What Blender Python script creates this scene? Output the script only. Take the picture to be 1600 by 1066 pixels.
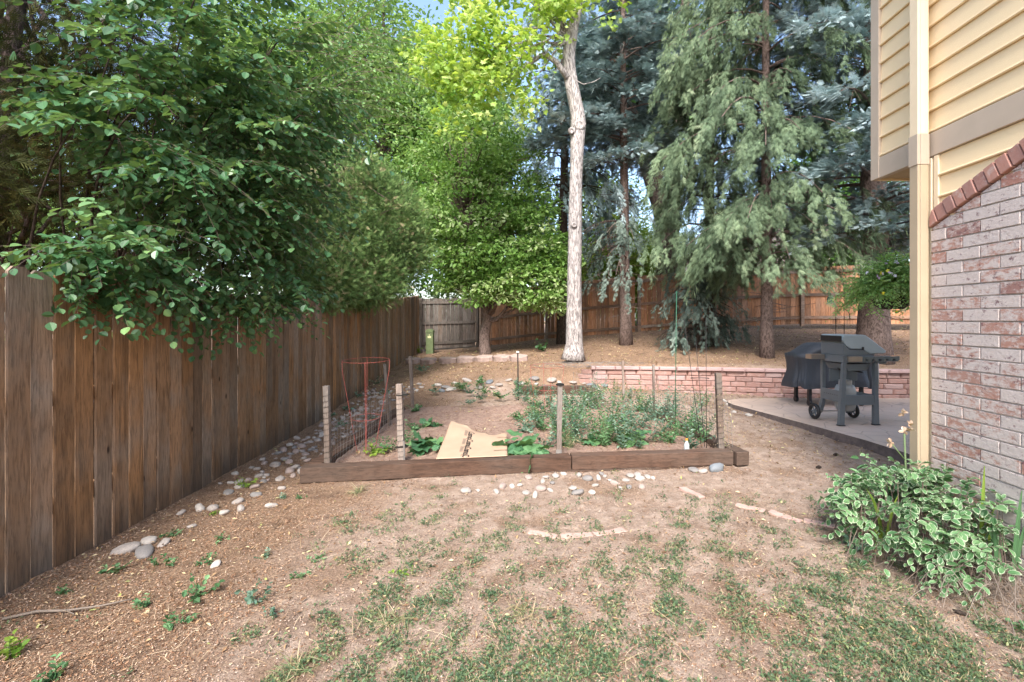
import bpy, math, numpy as np
from mathutils import Vector, Matrix
R = math.radians
for o in list(bpy.data.objects): bpy.data.objects.remove(o)
scn = bpy.context.scene
col = scn.collection
# ------------------------------------------------------------------ camera
cam = bpy.data.cameras.new('camera'); camo = bpy.data.objects.new('camera', cam); col.objects.link(camo)
camo.location = (0, 0, 1.53); camo.rotation_euler = (R(90), 0, 0)
cam.sensor_width = 36; cam.lens = 36*745/1600; cam.shift_x = -0.02375; cam.shift_y = -0.02125
cam.clip_start = .05; cam.clip_end = 2000
scn.camera = camo
# ------------------------------------------------------------------ light
SUN_EL, SUN_AZ = 46, 188          # high sun behind thin cloud, from behind the camera's left
w = bpy.data.worlds.new('World'); scn.world = w; w.use_nodes = True
nt = w.node_tree; bg = nt.nodes['Background']
sky = nt.nodes.new('ShaderNodeTexSky'); sky.sky_type = 'NISHITA'; sky.sun_disc = False
sky.sun_elevation = R(SUN_EL); sky.sun_rotation = R(SUN_AZ); sky.air_density = 1.0; sky.dust_density = 2.5; sky.ozone_density = 1.0
nt.links.new(sky.outputs[0], bg.inputs[0]); bg.inputs[1].default_value = .15
sl = bpy.data.lights.new('sun', 'SUN'); sl.energy = 2.2; sl.angle = R(18); sl.color = (1, .97, .92)
so = bpy.data.objects.new('sun', sl); col.objects.link(so)
az, el = R(SUN_AZ), R(SUN_EL)
sd = Vector((math.sin(az)*math.cos(el), math.cos(az)*math.cos(el), math.sin(el)))
so.rotation_euler = sd.to_track_quat('Z', 'Y').to_euler(); so.location = (0, -5, 20)
scn.view_settings.view_transform = 'Standard'; scn.view_settings.look = 'None'
scn.view_settings.gamma = 1; scn.view_settings.use_curve_mapping = False
scn.view_settings.exposure = 1.68
scn.cycles.max_bounces = 8; scn.cycles.transparent_max_bounces = 8
scn.cycles.diffuse_bounces = 4
# ------------------------------------------------------------------ helpers
def rs(s): return np.random.default_rng(s)
def lerp(a, b, t): return a+(b-a)*t
def sstep(a, b, x):
    t = np.clip((x-a)/(b-a), 0, 1); return t*t*(3-2*t)
def nrm(a): return a/np.maximum(np.linalg.norm(a, axis=-1, keepdims=True), 1e-9)
def at(px, py, Y): return ((px-838)/745*Y, Y, 1.53-(py-499)/745*Y)

def tag(o, label=None, cat=None, group=None, kind=None):
    if label: o['label'] = label
    if cat: o['category'] = cat
    if group: o['group'] = group
    if kind: o['kind'] = kind
    return o
def empty(name, loc=(0, 0, 0), rz=0):
    o = bpy.data.objects.new(name, None); col.objects.link(o); o.location = loc; o.rotation_euler = (0, 0, rz)
    o.empty_display_size = .1
    return o
def link(name, me, mat=None, parent=None, bevel=0, smooth=False, loc=None):
    o = bpy.data.objects.new(name, me); col.objects.link(o)
    if mat: me.materials.append(mat)
    if parent: o.parent = parent
    if loc is not None: o.location = loc
    me.polygons.foreach_set('use_smooth', np.full(len(me.polygons), bool(smooth)))
    if bevel:
        b = o.modifiers.new('bevel', 'BEVEL'); b.width = bevel; b.segments = 2; b.limit_method = 'ANGLE'
    return o
def copy_tree(o, parent=None, label=None):
    c = o.copy(); col.objects.link(c); c.parent = parent
    for ch in o.children: copy_tree(ch, c)
    if label: c['label'] = label
    return c

class FM:                                   # fast mesh of numpy arrays with a per-piece value v and a per-vertex value e
    def __init__(s): s.V = []; s.L = []; s.C = []; s.A = []; s.E = []; s.n = 0
    def add(s, V, F, v=0., e=None):
        V = np.asarray(V, float).reshape(-1, 3); s.V.append(V)
        for f in F: s.L.append(np.array(f)+s.n); s.C.append(np.array([len(f)]))
        s.A.append(np.full(len(V), v)); s.E.append(np.zeros(len(V)) if e is None else np.asarray(e)); s.n += len(V)
    def scatter(s, T, pos, ax, nz, sc, v):
        pos = np.asarray(pos, float); N = len(pos)
        if N == 0: return
        sc = np.asarray(sc, float)
        if sc.ndim == 0: sc = np.full((N, 3), float(sc))
        if sc.ndim == 1: sc = np.repeat(sc[:, None], 3, 1)
        x = nrm(ax); z = nrm(nz-(nz*x).sum(1, keepdims=True)*x); y = np.cross(z, x)
        t = np.array(T['v'], float); k = len(t)
        P = pos[:, None, :] + sc[:, None, 0:1]*t[None, :, 0:1]*x[:, None, :] + sc[:, None, 1:2]*t[None, :, 1:2]*y[:, None, :] + sc[:, None, 2:3]*t[None, :, 2:3]*z[:, None, :]
        s.V.append(P.reshape(-1, 3))
        fl = np.concatenate([np.array(f) for f in T['f']]); cnt = np.array([len(f) for f in T['f']])
        s.L.append((fl[None, :]+(np.arange(N)*k)[:, None]+s.n).reshape(-1)); s.C.append(np.tile(cnt, N))
        s.A.append(np.repeat(np.broadcast_to(v, (N,)), k)); e = np.array(T.get('e', [0]*k), float); s.E.append(np.tile(e, N)); s.n += N*k
    def box(s, x0, x1, y0, y1, z0, z1, v=0., M=None):
        V = np.array([(x, y, z) for x in (x0, x1) for y in (y0, y1) for z in (z0, z1)], float)
        if M is not None: V = np.array([M @ Vector(p) for p in V])
        s.add(V, [(0, 1, 3, 2), (4, 6, 7, 5), (0, 4, 5, 1), (2, 3, 7, 6), (0, 2, 6, 4), (1, 5, 7, 3)], v)
    def prism(s, prof, axis, a0, a1, v=0., M=None):   # extrude closed 2-D profile along an axis 'x','y','z'
        n = len(prof); V = []
        for a in (a0, a1):
            for p, q in prof:
                V.append({'x': (a, p, q), 'y': (p, a, q), 'z': (p, q, a)}[axis])
        if M is not None: V = [tuple(M @ Vector(p)) for p in V]
        s.add(V, [tuple(range(n))[::-1], tuple(range(n, 2*n))]+[(i, (i+1) % n, n+(i+1) % n, n+i) for i in range(n)], v)
    def tube(s, pts, rad, n=8, v=0., cap=True, bump=0, rng=None):
        pts = np.asarray(pts, float); rad = np.broadcast_to(rad, (len(pts),)); d = np.gradient(pts, axis=0); d = nrm(d)
        up = np.array([0, 0, 1.]) if abs(d[0][2]) < .9 else np.array([1., 0, 0])
        V = []; a = np.linspace(0, 2*np.pi, n, endpoint=False)
        u = nrm(np.cross(d[0], up))
        for i in range(len(pts)):
            u = nrm(u-(u@d[i])*d[i]); w_ = np.cross(d[i], u)
            r = np.full(n, rad[i])
            if bump: r = r*(1+bump*rng.uniform(-1, 1, n))
            V.append(pts[i]+np.cos(a)[:, None]*u*r[:, None]+np.sin(a)[:, None]*w_*r[:, None])
        F = [(i*n+j, i*n+(j+1) % n, (i+1)*n+(j+1) % n, (i+1)*n+j) for i in range(len(pts)-1) for j in range(n)]
        if cap: F += [tuple(range(n))[::-1], tuple((len(pts)-1)*n+j for j in range(n))]
        s.add(np.concatenate(V), F, v)
    def lathe(s, prof, n=24, c=(0, 0, 0), v=0.):
        a = np.linspace(0, 2*np.pi, n, endpoint=False)
        V = np.array([(c[0]+r*math.cos(t), c[1]+r*math.sin(t), c[2]+z) for r, z in prof for t in a])
        m = len(prof)
        F = [(i*n+j, i*n+(j+1) % n, (i+1)*n+(j+1) % n, (i+1)*n+j) for i in range(m-1) for j in range(n)]
        F += [tuple(range(n))[::-1], tuple((m-1)*n+j for j in range(n))]
        s.add(V, F, v)
    def mesh(s, name):
        me = bpy.data.meshes.new(name)
        V = np.concatenate(s.V); L = np.concatenate(s.L).astype(np.int32); C = np.concatenate(s.C).astype(np.int32)
        st = np.concatenate([[0], np.cumsum(C)[:-1]]).astype(np.int32)
        me.vertices.add(len(V)); me.vertices.foreach_set('co', V.astype(np.float32).ravel())
        me.loops.add(len(L)); me.loops.foreach_set('vertex_index', L)
        me.polygons.add(len(C)); me.polygons.foreach_set('loop_start', st)
        me.update(calc_edges=True)
        for nm, arr in (('v', s.A), ('e', s.E)):
            a = me.attributes.new(nm, 'FLOAT', 'POINT'); a.data.foreach_set('value', np.concatenate(arr).astype(np.float32))
        return me
    def build(s, name, mat, parent=None, bevel=0, smooth=False):
        return link(name, s.mesh(name), mat, parent, bevel, smooth)

# ------------------------------------------------------------------ materials
class NT:
    def __init__(s, name):
        s.m = bpy.data.materials.new(name); s.m.use_nodes = True; s.t = s.m.node_tree; s.b = s.t.nodes['Principled BSDF']; s.out = s.t.nodes['Material Output']
    def n(s, typ, ins=None, **kw):
        nd = s.t.nodes.new(typ)
        for k, v in kw.items(): setattr(nd, k, v)
        for k, v in (ins or {}).items():
            if isinstance(v, bpy.types.NodeSocket): s.t.links.new(v, nd.inputs[k])
            else: nd.inputs[k].default_value = v
        return nd
    def set(s, **kw):
        for k, v in kw.items():
            k = k.replace('_', ' ')
            if isinstance(v, bpy.types.NodeSocket): s.t.links.new(v, s.b.inputs[k])
            else: s.b.inputs[k].default_value = v
    def pos(s): return s.n('ShaderNodeNewGeometry').outputs['Position']
    def attr(s, nm): return s.n('ShaderNodeAttribute', attribute_name=nm).outputs['Fac']
    def noise(s, vec, scale=5, detail=4, rough=.6, dist=0):
        return s.n('ShaderNodeTexNoise', {'Vector': vec, 'Scale': scale, 'Detail': detail, 'Roughness': rough, 'Distortion': dist}).outputs['Fac']
    def mapv(s, vec, sc): return s.n('ShaderNodeVectorMath', {0: vec, 1: sc}, operation='MULTIPLY').outputs[0]
    def addv(s, a, b): return s.n('ShaderNodeVectorMath', {0: a, 1: b}, operation='ADD').outputs[0]
    def ramp(s, fac, stops):
        r = s.n('ShaderNodeValToRGB', {'Fac': fac}); e = r.color_ramp.elements
        while len(e) < len(stops): e.new(.5)
        for el_, (p, c) in zip(e, stops): el_.position = p; el_.color = (*c, 1) if len(c) == 3 else c
        return r.outputs['Color']
    def mix(s, f, a, b, mode='MIX'):
        nd = s.n('ShaderNodeMix', {'Factor': f}, data_type='RGBA', blend_type=mode)
        for i, v in ((6, a), (7, b)):
            if isinstance(v, bpy.types.NodeSocket): s.t.links.new(v, nd.inputs[i])
            else: nd.inputs[i].default_value = (*v, 1)
        return nd.outputs[2]
    def math(s, op, a, b=0., c=None):
        i = {0: a, 1: b}
        if c is not None: i[2] = c
        return s.n('ShaderNodeMath', i, operation=op).outputs[0]
    def sm(s, x, a, b):
        return s.n('ShaderNodeMapRange', {'Value': x, 'From Min': a, 'From Max': b}, interpolation_type='SMOOTHSTEP').outputs[0]
    def bump(s, h, strength=.5, dist=.01):
        nd = s.n('ShaderNodeBump', {'Height': h, 'Strength': strength, 'Distance': dist}); s.t.links.new(nd.outputs[0], s.b.inputs['Normal'])

def plain(name, c, rough=.6, metal=0, noise=.15, scale=20, bump=0, spec=.5, local=False):
    t = NT(name); p = t.n('ShaderNodeTexCoord').outputs['Object'] if local else t.pos()
    f = t.noise(p, scale, 5)
    c = np.array(c); t.set(Base_Color=t.ramp(f, [(.3, tuple(c*(1-noise))), (.7, tuple(np.minimum(c*(1+noise), 1)))]), Roughness=rough, Metallic=metal)
    t.b.inputs['Specular IOR Level'].default_value = spec
    if bump: t.bump(f, bump)
    return t.m
def wood(name, A, B, grey, gz=(9, 9, .9), bump=.6, greyamt=.5, rough=.85, knots=True, stain=False):
    t = NT(name); v = t.attr('v'); p = t.pos()
    off = t.n('ShaderNodeCombineXYZ', {0: t.math('MULTIPLY', v, 31.), 1: t.math('MULTIPLY', v, 17.), 2: t.math('MULTIPLY', v, 53.)}).outputs[0]
    q = t.addv(p, off)
    g1 = t.noise(t.mapv(q, tuple(3.2*x for x in gz)), 3, 8, .65, .6)
    g2 = t.noise(t.mapv(q, gz), 1.2, 5, .55, 1.5)
    c = t.mix(t.math('FRACT', t.math('MULTIPLY', v, 7.13)), A, B)
    c = t.mix(t.sm(g2, .42, .72), c, tuple(x*.45 for x in A))
    gm = t.math('MULTIPLY', t.sm(t.noise(q, 1.1, 4), .40, .62), greyamt)
    gm = t.math('ADD', gm, t.math('MULTIPLY', t.math('FRACT', t.math('MULTIPLY', v, 3.7)), greyamt*.6))
    c = t.mix(t.math('MINIMUM', gm, .9), c, grey)
    c = t.mix(t.math('MULTIPLY', t.sm(g1, .42, .66), .66), c, t.mix(.66, c, (.02, .014, .01))); c = t.mix(t.math('MULTIPLY', t.math('FRACT', t.math('MULTIPLY', v, 11.3)), .62), c, t.mix(.78, c, (.02, .016, .012)))
    if knots:
        vo = t.n('ShaderNodeTexVoronoi', {'Vector': t.mapv(q, (5, 5, 1.9)), 'Scale': 1.15})
        c = t.mix(t.sm(vo.outputs['Distance'], .085, .03), c, (.025, .015, .010))
    if stain:   # damp dirty board feet and weathered heads
        z = t.n('ShaderNodeSeparateXYZ', {0: p}).outputs[2]
        z = t.math('ADD', z, t.math('MULTIPLY', t.noise(t.mapv(q, (6, 6, 1)), 2, 4), .5))
        c = t.mix(t.math('MULTIPLY', t.sm(z, .62, .25), .55), c, (.05, .042, .036))
    t.set(Base_Color=c, Roughness=rough); t.b.inputs['Specular IOR Level'].default_value = .25
    t.bump(t.math('ADD', g1, g2), bump, .006)
    return t.m
def leafm(name, stops, trans=.35, rough=.55, spec=.4, edge=None, tcol=None):
    t = NT(name); v = t.attr('v'); c = t.ramp(v, stops)
    if edge: c = t.mix(t.sm(t.math('ADD', t.attr('e'), t.math('MULTIPLY', t.noise(t.pos(), 60, 2), .5)), .72, .86), c, edge)
    t.set(Base_Color=c, Roughness=rough); t.b.inputs['Specular IOR Level'].default_value = spec
    tr = t.n('ShaderNodeBsdfTranslucent', {'Color': t.mix(.5, c, tcol or (.25, .35, .04), 'MIX') if trans else c})
    mx = t.n('ShaderNodeMixShader', {'Fac': trans, 1: t.b.outputs[0], 2: tr.outputs[0]})
    t.t.links.new(mx.outputs[0], t.out.inputs[0])
    return t.m
def bark(name, a, b, sc=(14, 14, 3), bump=1.):
    t = NT(name); p = t.pos(); n1 = t.noise(t.mapv(p, sc), 1.6, 7, .7, .8); n2 = t.noise(p, 2.2, 4)
    c = t.mix(t.sm(n1, .38, .6), a, b); c = t.mix(t.math('MULTIPLY', t.sm(n2, .5, .7), .5), c, tuple(x*.6 for x in b))
    t.set(Base_Color=c, Roughness=.9); t.b.inputs['Specular IOR Level'].default_value = .2; t.bump(n1, bump, .03)
    return t.m

M = {}
M['fence'] = wood('weathered_cedar', (.46, .235, .10), (.32, .185, .10), (.33, .28, .23), stain=True, greyamt=.5)
M['fence_far'] = wood('stained_cedar', (.72, .33, .16), (.46, .22, .115), (.42, .31, .24), gz=(5, 5, .6), greyamt=.3)
M['fence_old'] = wood('grey_cedar', (.22, .165, .13), (.18, .14, .12), (.27, .235, .21), gz=(5, 5, .6), greyamt=.8)
M['rail'] = wood('fence_rail', (.36, .21, .14), (.30, .20, .14), (.34, .27, .22), gz=(.6, 5, 5), greyamt=.6)
M['timber'] = wood('landscape_timber', (.13, .068, .044), (.10, .058, .040), (.14, .11, .09), gz=(.8, 8, 8), greyamt=.4, knots=False)
M['stake'] = wood('stake_wood', (.30, .20, .15), (.26, .19, .15), (.33, .29, .26), gz=(20, 20, 2), greyamt=.8, knots=False)
M['iron'] = plain('dark_steel_rod', (.03, .028, .026), .5, .6)
M['greenrod'] = plain('green_coated_rod', (.015, .10, .05), .4)
M['redrod'] = plain('red_coated_wire', (.32, .07, .055), .6)
M['wire'] = plain('galvanised_wire', (.22, .20, .185), .6, .3)
M['litgrey'] = plain('white_paint', (.7, .7, .68), .5)
M['bark_grey'] = bark('grey_bark', (.14, .12, .115), (.50, .455, .43), sc=(20, 20, 4.5))
M['bark_brown'] = bark('brown_bark', (.085, .06, .05), (.26, .19, .165), sc=(22, 22, 9))
M['bark_dark'] = bark('dark_bark', (.03, .022, .018), (.10, .075, .06), sc=(22, 22, 9))
M['twig'] = plain('twig_bark', (.14, .10, .08), .9)
M['twig_dead'] = plain('dead_twig', (.20, .16, .13), .9)

# ------------------------------------------------------------------ terrain
XC = np.array([-40, -4.5, -3, -1.5, 0, 1.2, 3, 5, 9, 60.])
FY = np.array([-20, 5, 7, 8.6, 10, 60.])
FT = np.array([[0]*10, [0]*10, [0, 0, .01, .04, .05, .05, .04, .03, .03, .03], [.03, .03, .08, .15, .2, .15, .08, .05, .05, .05],
               [.05, .05, .12, .3, .35, .2, .1, .05, .05, .05], [.05, .05, .12, .3, .35, .2, .1, .05, .05, .05]], float)
UY = np.array([-20, 9, 13, 16.5, 22, 60.])
UT = np.array([[.1, .1, .15, .35, .5, .60, .60, .60, .60, .60], [.1, .1, .15, .35, .5, .60, .60, .60, .60, .60], [.2, .28, .42, .58, .72, .80, .95, 1.06, 1.06, 1.06],
               [.3, .43, .52, .60, .85, .98, 1.13, 1.40, 1.42, 1.42], [.3, .5, .6, .65, .9, 1.1, 1.2, 1.5, 1.5, 1.5], [.3, .5, .6, .65, .9, 1.1, 1.2, 1.5, 1.5, 1.5]], float)
def tab(X, Y, YC, T):
    xi = np.clip(np.searchsorted(XC, X)-1, 0, len(XC)-2); yi = np.clip(np.searchsorted(YC, Y)-1, 0, len(YC)-2)
    fx = np.clip((X-XC[xi])/(XC[xi+1]-XC[xi]), 0, 1); fy = np.clip((Y-YC[yi])/(YC[yi+1]-YC[yi]), 0, 1)
    return (T[yi, xi]*(1-fx)+T[yi, xi+1]*fx)*(1-fy)+(T[yi+1, xi]*(1-fx)+T[yi+1, xi+1]*fx)*fy
def yw(X): return np.interp(X, [-3, .2, 1.1, 3.6, 4.7, 7, 12], [10.5, 9.8, 9.55, 9.25, 8.95, 8.85, 8.85])
def waves(X, Y):
    r = rs(5); h = np.zeros_like(X)
    for k in range(34):
        f = r.uniform(1.2, 22); a = r.uniform(0, 6.28)
        h = h+np.sin(f*(X*math.cos(a)+Y*math.sin(a))+r.uniform(0, 6.28)+.8*np.sin(f*.37*(X*math.sin(a)-Y*math.cos(a))))*.0075/f**.75
    return h
def H(X, Y):
    X = np.asarray(X, float); Y = np.asarray(Y, float)
    F = tab(X, Y, FY, FT); U = tab(X, Y, UY, UT); wd = np.interp(X, [-2.5, -.6, .5, .9], [3.2, 1.6, .6, .12])
    s = sstep(0, 1, (Y-(yw(X)+.13-wd))/wd)
    return F*(1-s)+U*s + waves(X, Y)
def Hp(X, Y): return float(H(np.array([X]), np.array([Y]))[0])
def base(px, py):          # world point on the terrain seen at a pixel of the photograph
    Y = np.linspace(1.8, 22, 3000); X = (px-838)/745*Y; g = 1.53-(py-499)/745*Y-H(X, Y)
    i = np.argmax(g < 0) if (g < 0).any() else -1
    return (float(X[i]), float(Y[i]), float(H(X[i:i+1], Y[i:i+1])[0]))

def grid_axis(*segs):
    out = []
    for a, b, d in segs: out += list(np.arange(a, b, d))
    return np.array(out+[segs[-1][1]])
gx = grid_axis((-60, -6, 6), (-6, -3.6, .2), (-3.6, 3.2, .028), (3.2, 8, .05), (8, 80, 6))
gy = grid_axis((-12, 1.4, .8), (1.4, 5.2, .024), (5.2, 11, .045), (11, 18, .12), (18, 120, 6))
GX, GY = np.meshgrid(gx, gy); GZ = H(GX, GY)
r = rs(3)
GZ += r.normal(0, .0016, GZ.shape)*(GY < 9)
def gridmesh(GX, GY, GZ):
    f = FM(); ny, nx = GX.shape; idx = np.arange(nx*ny).reshape(ny, nx)
    Q = np.stack([idx[:-1, :-1], idx[:-1, 1:], idx[1:, 1:], idx[1:, :-1]], -1).reshape(-1, 4)
    f.V = [np.stack([GX, GY, GZ], -1).reshape(-1, 3)]; f.L = [Q.reshape(-1)]; f.C = [np.full(len(Q), 4)]; f.A = [np.zeros(nx*ny)]; f.E = [np.zeros(nx*ny)]
    return f
# ground material: dusty tan soil, orange-brown needle and bark litter near the fence and on the bank
t = NT('yard_soil'); p = t.pos(); xyz = t.n('ShaderNodeSeparateXYZ', {0: p})
n1 = t.noise(p, 1.3, 6, .6); n2 = t.noise(p, 9, 8, .7); n3 = t.noise(p, 60, 8, .75); n4 = t.noise(p, 160, 4, .8)
soil = t.ramp(n2, [(.30, (.26, .185, .14)), (.5, (.39, .29, .225)), (.70, (.52, .405, .33))])
soil = t.mix(t.math('MULTIPLY', t.sm(n3, .5, .75), .6), soil, (.56, .42, .33))
soil = t.mix(t.math('MULTIPLY', t.sm(n3, .47, .30), .85), soil, (.12, .08, .058)); soil = t.mix(t.math('MULTIPLY', t.sm(t.noise(p, 2.6, 5, .7), .48, .66), .35), soil, (.22, .155, .115))
wv = t.noise(t.mapv(t.addv(p, t.mapv(t.n('ShaderNodeTexNoise', {'Vector': p, 'Scale': 6.}).outputs['Color'], (.5, .5, .5))), (70, 260, 70)), 1, 4, .7, 1.2)
wv2 = t.noise(t.mapv(p, (240, 60, 70)), 1, 4, .7, 2.)
fib = t.math('MAXIMUM', t.sm(wv, .5, .72), t.sm(wv2, .52, .74))
lit = t.ramp(n3, [(.25, (.085, .055, .038)), (.45, (.21, .135, .09)), (.6, (.34, .23, .155)), (.78, (.52, .41, .31))])
lit = t.mix(t.math('MULTIPLY', fib, .6), lit, (.50, .31, .19))
near = t.math('MULTIPLY', t.sm(t.math('ADD', xyz.outputs[0], t.math('MULTIPLY', t.math('SUBTRACT', n1, .5), 2.4)), -1.1, -1.9), 1.)
far = t.sm(t.math('ADD', xyz.outputs[1], t.math('MULTIPLY', t.math('SUBTRACT', n1, .5), 2.)), 8.6, 9.6)
pat = t.math('MULTIPLY', t.sm(n1, .50, .62), .75)
mk = t.math('MAXIMUM', t.math('MAXIMUM', near, far), pat); lit = t.mix(t.math('MULTIPLY', t.sm(t.noise(p, 3.5, 6, .7), .5, .68), .6), lit, (.09, .058, .042)); lit = t.mix(t.math('MULTIPLY', t.sm(t.noise(p, 26, 5, .8), .58, .70), .7), lit, (.50, .39, .27))
t.set(Base_Color=t.mix(mk, soil, lit), Roughness=.95); t.b.inputs['Specular IOR Level'].default_value = .15
t.bump(t.math('ADD', t.math('MULTIPLY', n3, 1.), t.math('ADD', t.math('MULTIPLY', n4, .35), t.math('MULTIPLY', n2, .8))), 1., .022)
M['soil'] = t.m
tag(gridmesh(GX, GY, GZ).build('ground', M['soil'], smooth=True), kind='structure')

# ------------------------------------------------------------------ leaf templates
def oval(w=.6, fold=.12, droop=.12, e=False):
    v = [(0, 0, 0), (1, 0, -droop), (.18, .32*w, fold*.7), (.45, .5*w, fold), (.78, .38*w, fold*.4), (.18, -.32*w, fold*.7), (.45, -.5*w, fold), (.78, -.38*w, fold*.4)]
    return {'v': v, 'f': [(0, 1, 4, 3, 2), (0, 5, 6, 7, 1)], 'e': [0, .9, 1, 1, 1, 1, 1, 1]}
OVAL = oval()
ROUND = oval(.82, .10, .1)
NARROW = oval(.36, .10, .12)
KITE = {'v': [(0, 0, 0), (.45, .28, .06), (1, 0, -.1), (.45, -.28, .06)], 'f': [(0, 3, 2, 1)]}
NKITE = {'v': [(0, 0, 0), (.4, .2, .05), (1, 0, -.12), (.4, -.2, .05)], 'f': [(0, 3, 2, 1)]}
_mp = [(0, 0), (.15, .30), (.02, .55), (.42, .42), (.52, .62), (.66, .28), (1, 0), (.66, -.28), (.52, -.62), (.42, -.42), (.02, -.55), (.15, -.30)]
MAPLE = {'v': [(.35, 0, .05)]+[(x, y, -.12*abs(y)-.1*x*x) for x, y in _mp], 'f': [(0, i+2 if i < 11 else 1, i+1) for i in range(12)]}
STRAW = {'v': [(0, -.5, 0), (0, .5, 0), (.5, .4, .06), (.5, -.4, .06), (1, .2, 0), (1, -.2, 0)], 'f': [(0, 3, 2, 1), (3, 5, 4, 2)]}
CHIP = {'v': [(0, -.4, 0), (.1, .45, 0), (.9, .35, .1), (1, -.3, 0), (.5, 0, .35)], 'f': [(0, 4, 1), (1, 4, 2), (2, 4, 3), (3, 4, 0)]}
PRISM3 = {'v': [(0, 1, 0), (0, -.5, .87), (0, -.5, -.87), (1, .7, 0), (1, -.35, .6), (1, -.35, -.6)], 'f': [(0, 3, 4, 1), (1, 4, 5, 2), (2, 5, 3, 0)]}
def branchlet(nside, w=.10, sl=.38, ang=50):
    V = []; F = []
    def dia(o, d, L, ww, nz):
        o = np.array(o, float); d = np.array(d, float); y = np.cross(nz, d); k = len(V)
        V.extend([tuple(o), tuple(o+d*L*.4+y*ww), tuple(o+d*L), tuple(o+d*L*.4-y*ww)]); F.append((k, k+3, k+2, k+1))
    dia((0, 0, 0), (1, 0, 0), 1, w, (0, 0, 1)); dia((0, 0, 0), (1, 0, 0), 1, w, (0, 1, 0))
    for i in range(nside):
        s = 1 if i % 2 else -1; t0 = .12+.62*i/nside; a = R(ang)
        dia((t0, 0, 0), (math.cos(a), s*math.sin(a), -.15), sl*(1.1-.5*t0), w*.85, (0, .25*s, 1))
    return {'v': V, 'f': F}
BR4 = branchlet(4); BR6 = branchlet(9, .040, .40, 42); NEED = branchlet(7, .030, .45, 34)
NORW = branchlet(6, .036, .40, 40)

def stems(f, a, b, r, v=.5):
    d = b-a; L = np.linalg.norm(d, axis=1); nz = np.tile([.3, .2, 1.], (len(a), 1))
    f.scatter(PRISM3, a, d, nz, np.stack([L, np.broadcast_to(r, L.shape), np.broadcast_to(r, L.shape)], 1), v)
def unit(rng, n): return nrm(rng.normal(size=(n, 3)))

def twigs(rng, fl, fs, start, dirs, Ls, nl, size, T, droop=.3, up=.7, wid=1., vb=None, seg=4, tr=.002, vlo=0., vhi=1.):
    """leafy twigs: curved stems with leaves set alternately along them"""
    N = len(start); dirs = nrm(dirs); k = np.arange(nl); tt = (k+1.)/nl
    g = np.array([0, 0, -1.])
    P = start[:, None]+dirs[:, None]*Ls[:, None, None]*tt[None, :, None]+g*(droop*Ls[:, None]*tt[None, :]**2)[..., None]
    tan = nrm(dirs[:, None]+g*(2*droop*tt[None, :])[..., None])
    side = nrm(np.cross(tan, np.array([0, 0, 1.])+.25*rng.normal(size=(N, 1, 3))))
    sg = np.where(k % 2 == 0, 1., -1.)[None, :, None]
    ax = nrm(side*sg*(.85)+tan*.65+g*.25+.28*rng.normal(size=P.shape))
    nz = np.array([0, 0, 1.])*up+.45*rng.normal(size=P.shape)
    sz = size*rng.uniform(.5, 1.25, (N, nl))*(1.05-.35*tt[None, :])
    vv = np.clip((rng.uniform(vlo, vhi, N) if vb is None else vb)[:, None]+rng.normal(0, .12, (N, nl)), 0, 1)
    s3 = np.stack([sz, sz*wid, sz], -1)
    fl.scatter(T, P.reshape(-1, 3), ax.reshape(-1, 3), nz.reshape(-1, 3), s3.reshape(-1, 3), vv.reshape(-1))
    ts = np.linspace(0, 1, seg+1)
    Q = start[:, None]+dirs[:, None]*Ls[:, None, None]*ts[None, :, None]+g*(droop*Ls[:, None]*ts[None, :]**2)[..., None]
    for i in range(seg): stems(fs, Q[:, i], Q[:, i+1], tr*(1-.7*ts[i]))

def in_lobes(rng, lobes, n, shell):
    wts = np.array([l[6] if len(l) > 6 else l[3]*l[5] for l in lobes]); ii = rng.choice(len(lobes), n, p=wts/wts.sum())
    L = np.array([l[:6] for l in lobes]); d = unit(rng, n); rr = (shell+(1-shell)*rng.uniform(0, 1, n)**.6)
    return L[ii, :3]+d*rr[:, None]*L[ii, 3:6], d, ii
def cloud(rng, fl, lobes, ncl, per, cr, size, T, shell=.35, flat=.5, up=.8, vlo=.1, vhi=.9, clipf=None):
    c, d, ii = in_lobes(rng, lobes, ncl, shell)
    if clipf is not None: k = clipf(c); c = c[k]; d = d[k]
    n = len(c); off = rng.normal(size=(n, per, 3))*np.array([cr, cr, cr*flat])
    P = c[:, None]+off; out = nrm(d[:, None]*.5+off/cr+np.array([0, 0, -.35]))
    ax = nrm(out+.5*rng.normal(size=P.shape)); nz = np.array([0, 0, up])+.5*rng.normal(size=P.shape)
    vb = rng.uniform(vlo, vhi, n)[:, None]+rng.normal(0, .14, (n, per))
    fl.scatter(T, P.reshape(-1, 3), ax.reshape(-1, 3), nz.reshape(-1, 3), (size*rng.uniform(.6, 1.25, (n, per))).reshape(-1), np.clip(vb, 0, 1).reshape(-1))
    return c
def limb(f, rng, a, b, r0, r1, sag=.15, n=6, sides=6):
    a = np.array(a, float); b = np.array(b, float); t = np.linspace(0, 1, n)[:, None]; L = np.linalg.norm(b-a)
    p = a+(b-a)*t+np.array([0, 0, 1.])*sag*L*np.sin(np.pi*t)
    p[1:-1] += rng.normal(0, .035*L, (n-2, 3)); f.tube(p, np.linspace(r0, r1, n), sides, .5)
    return p
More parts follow.
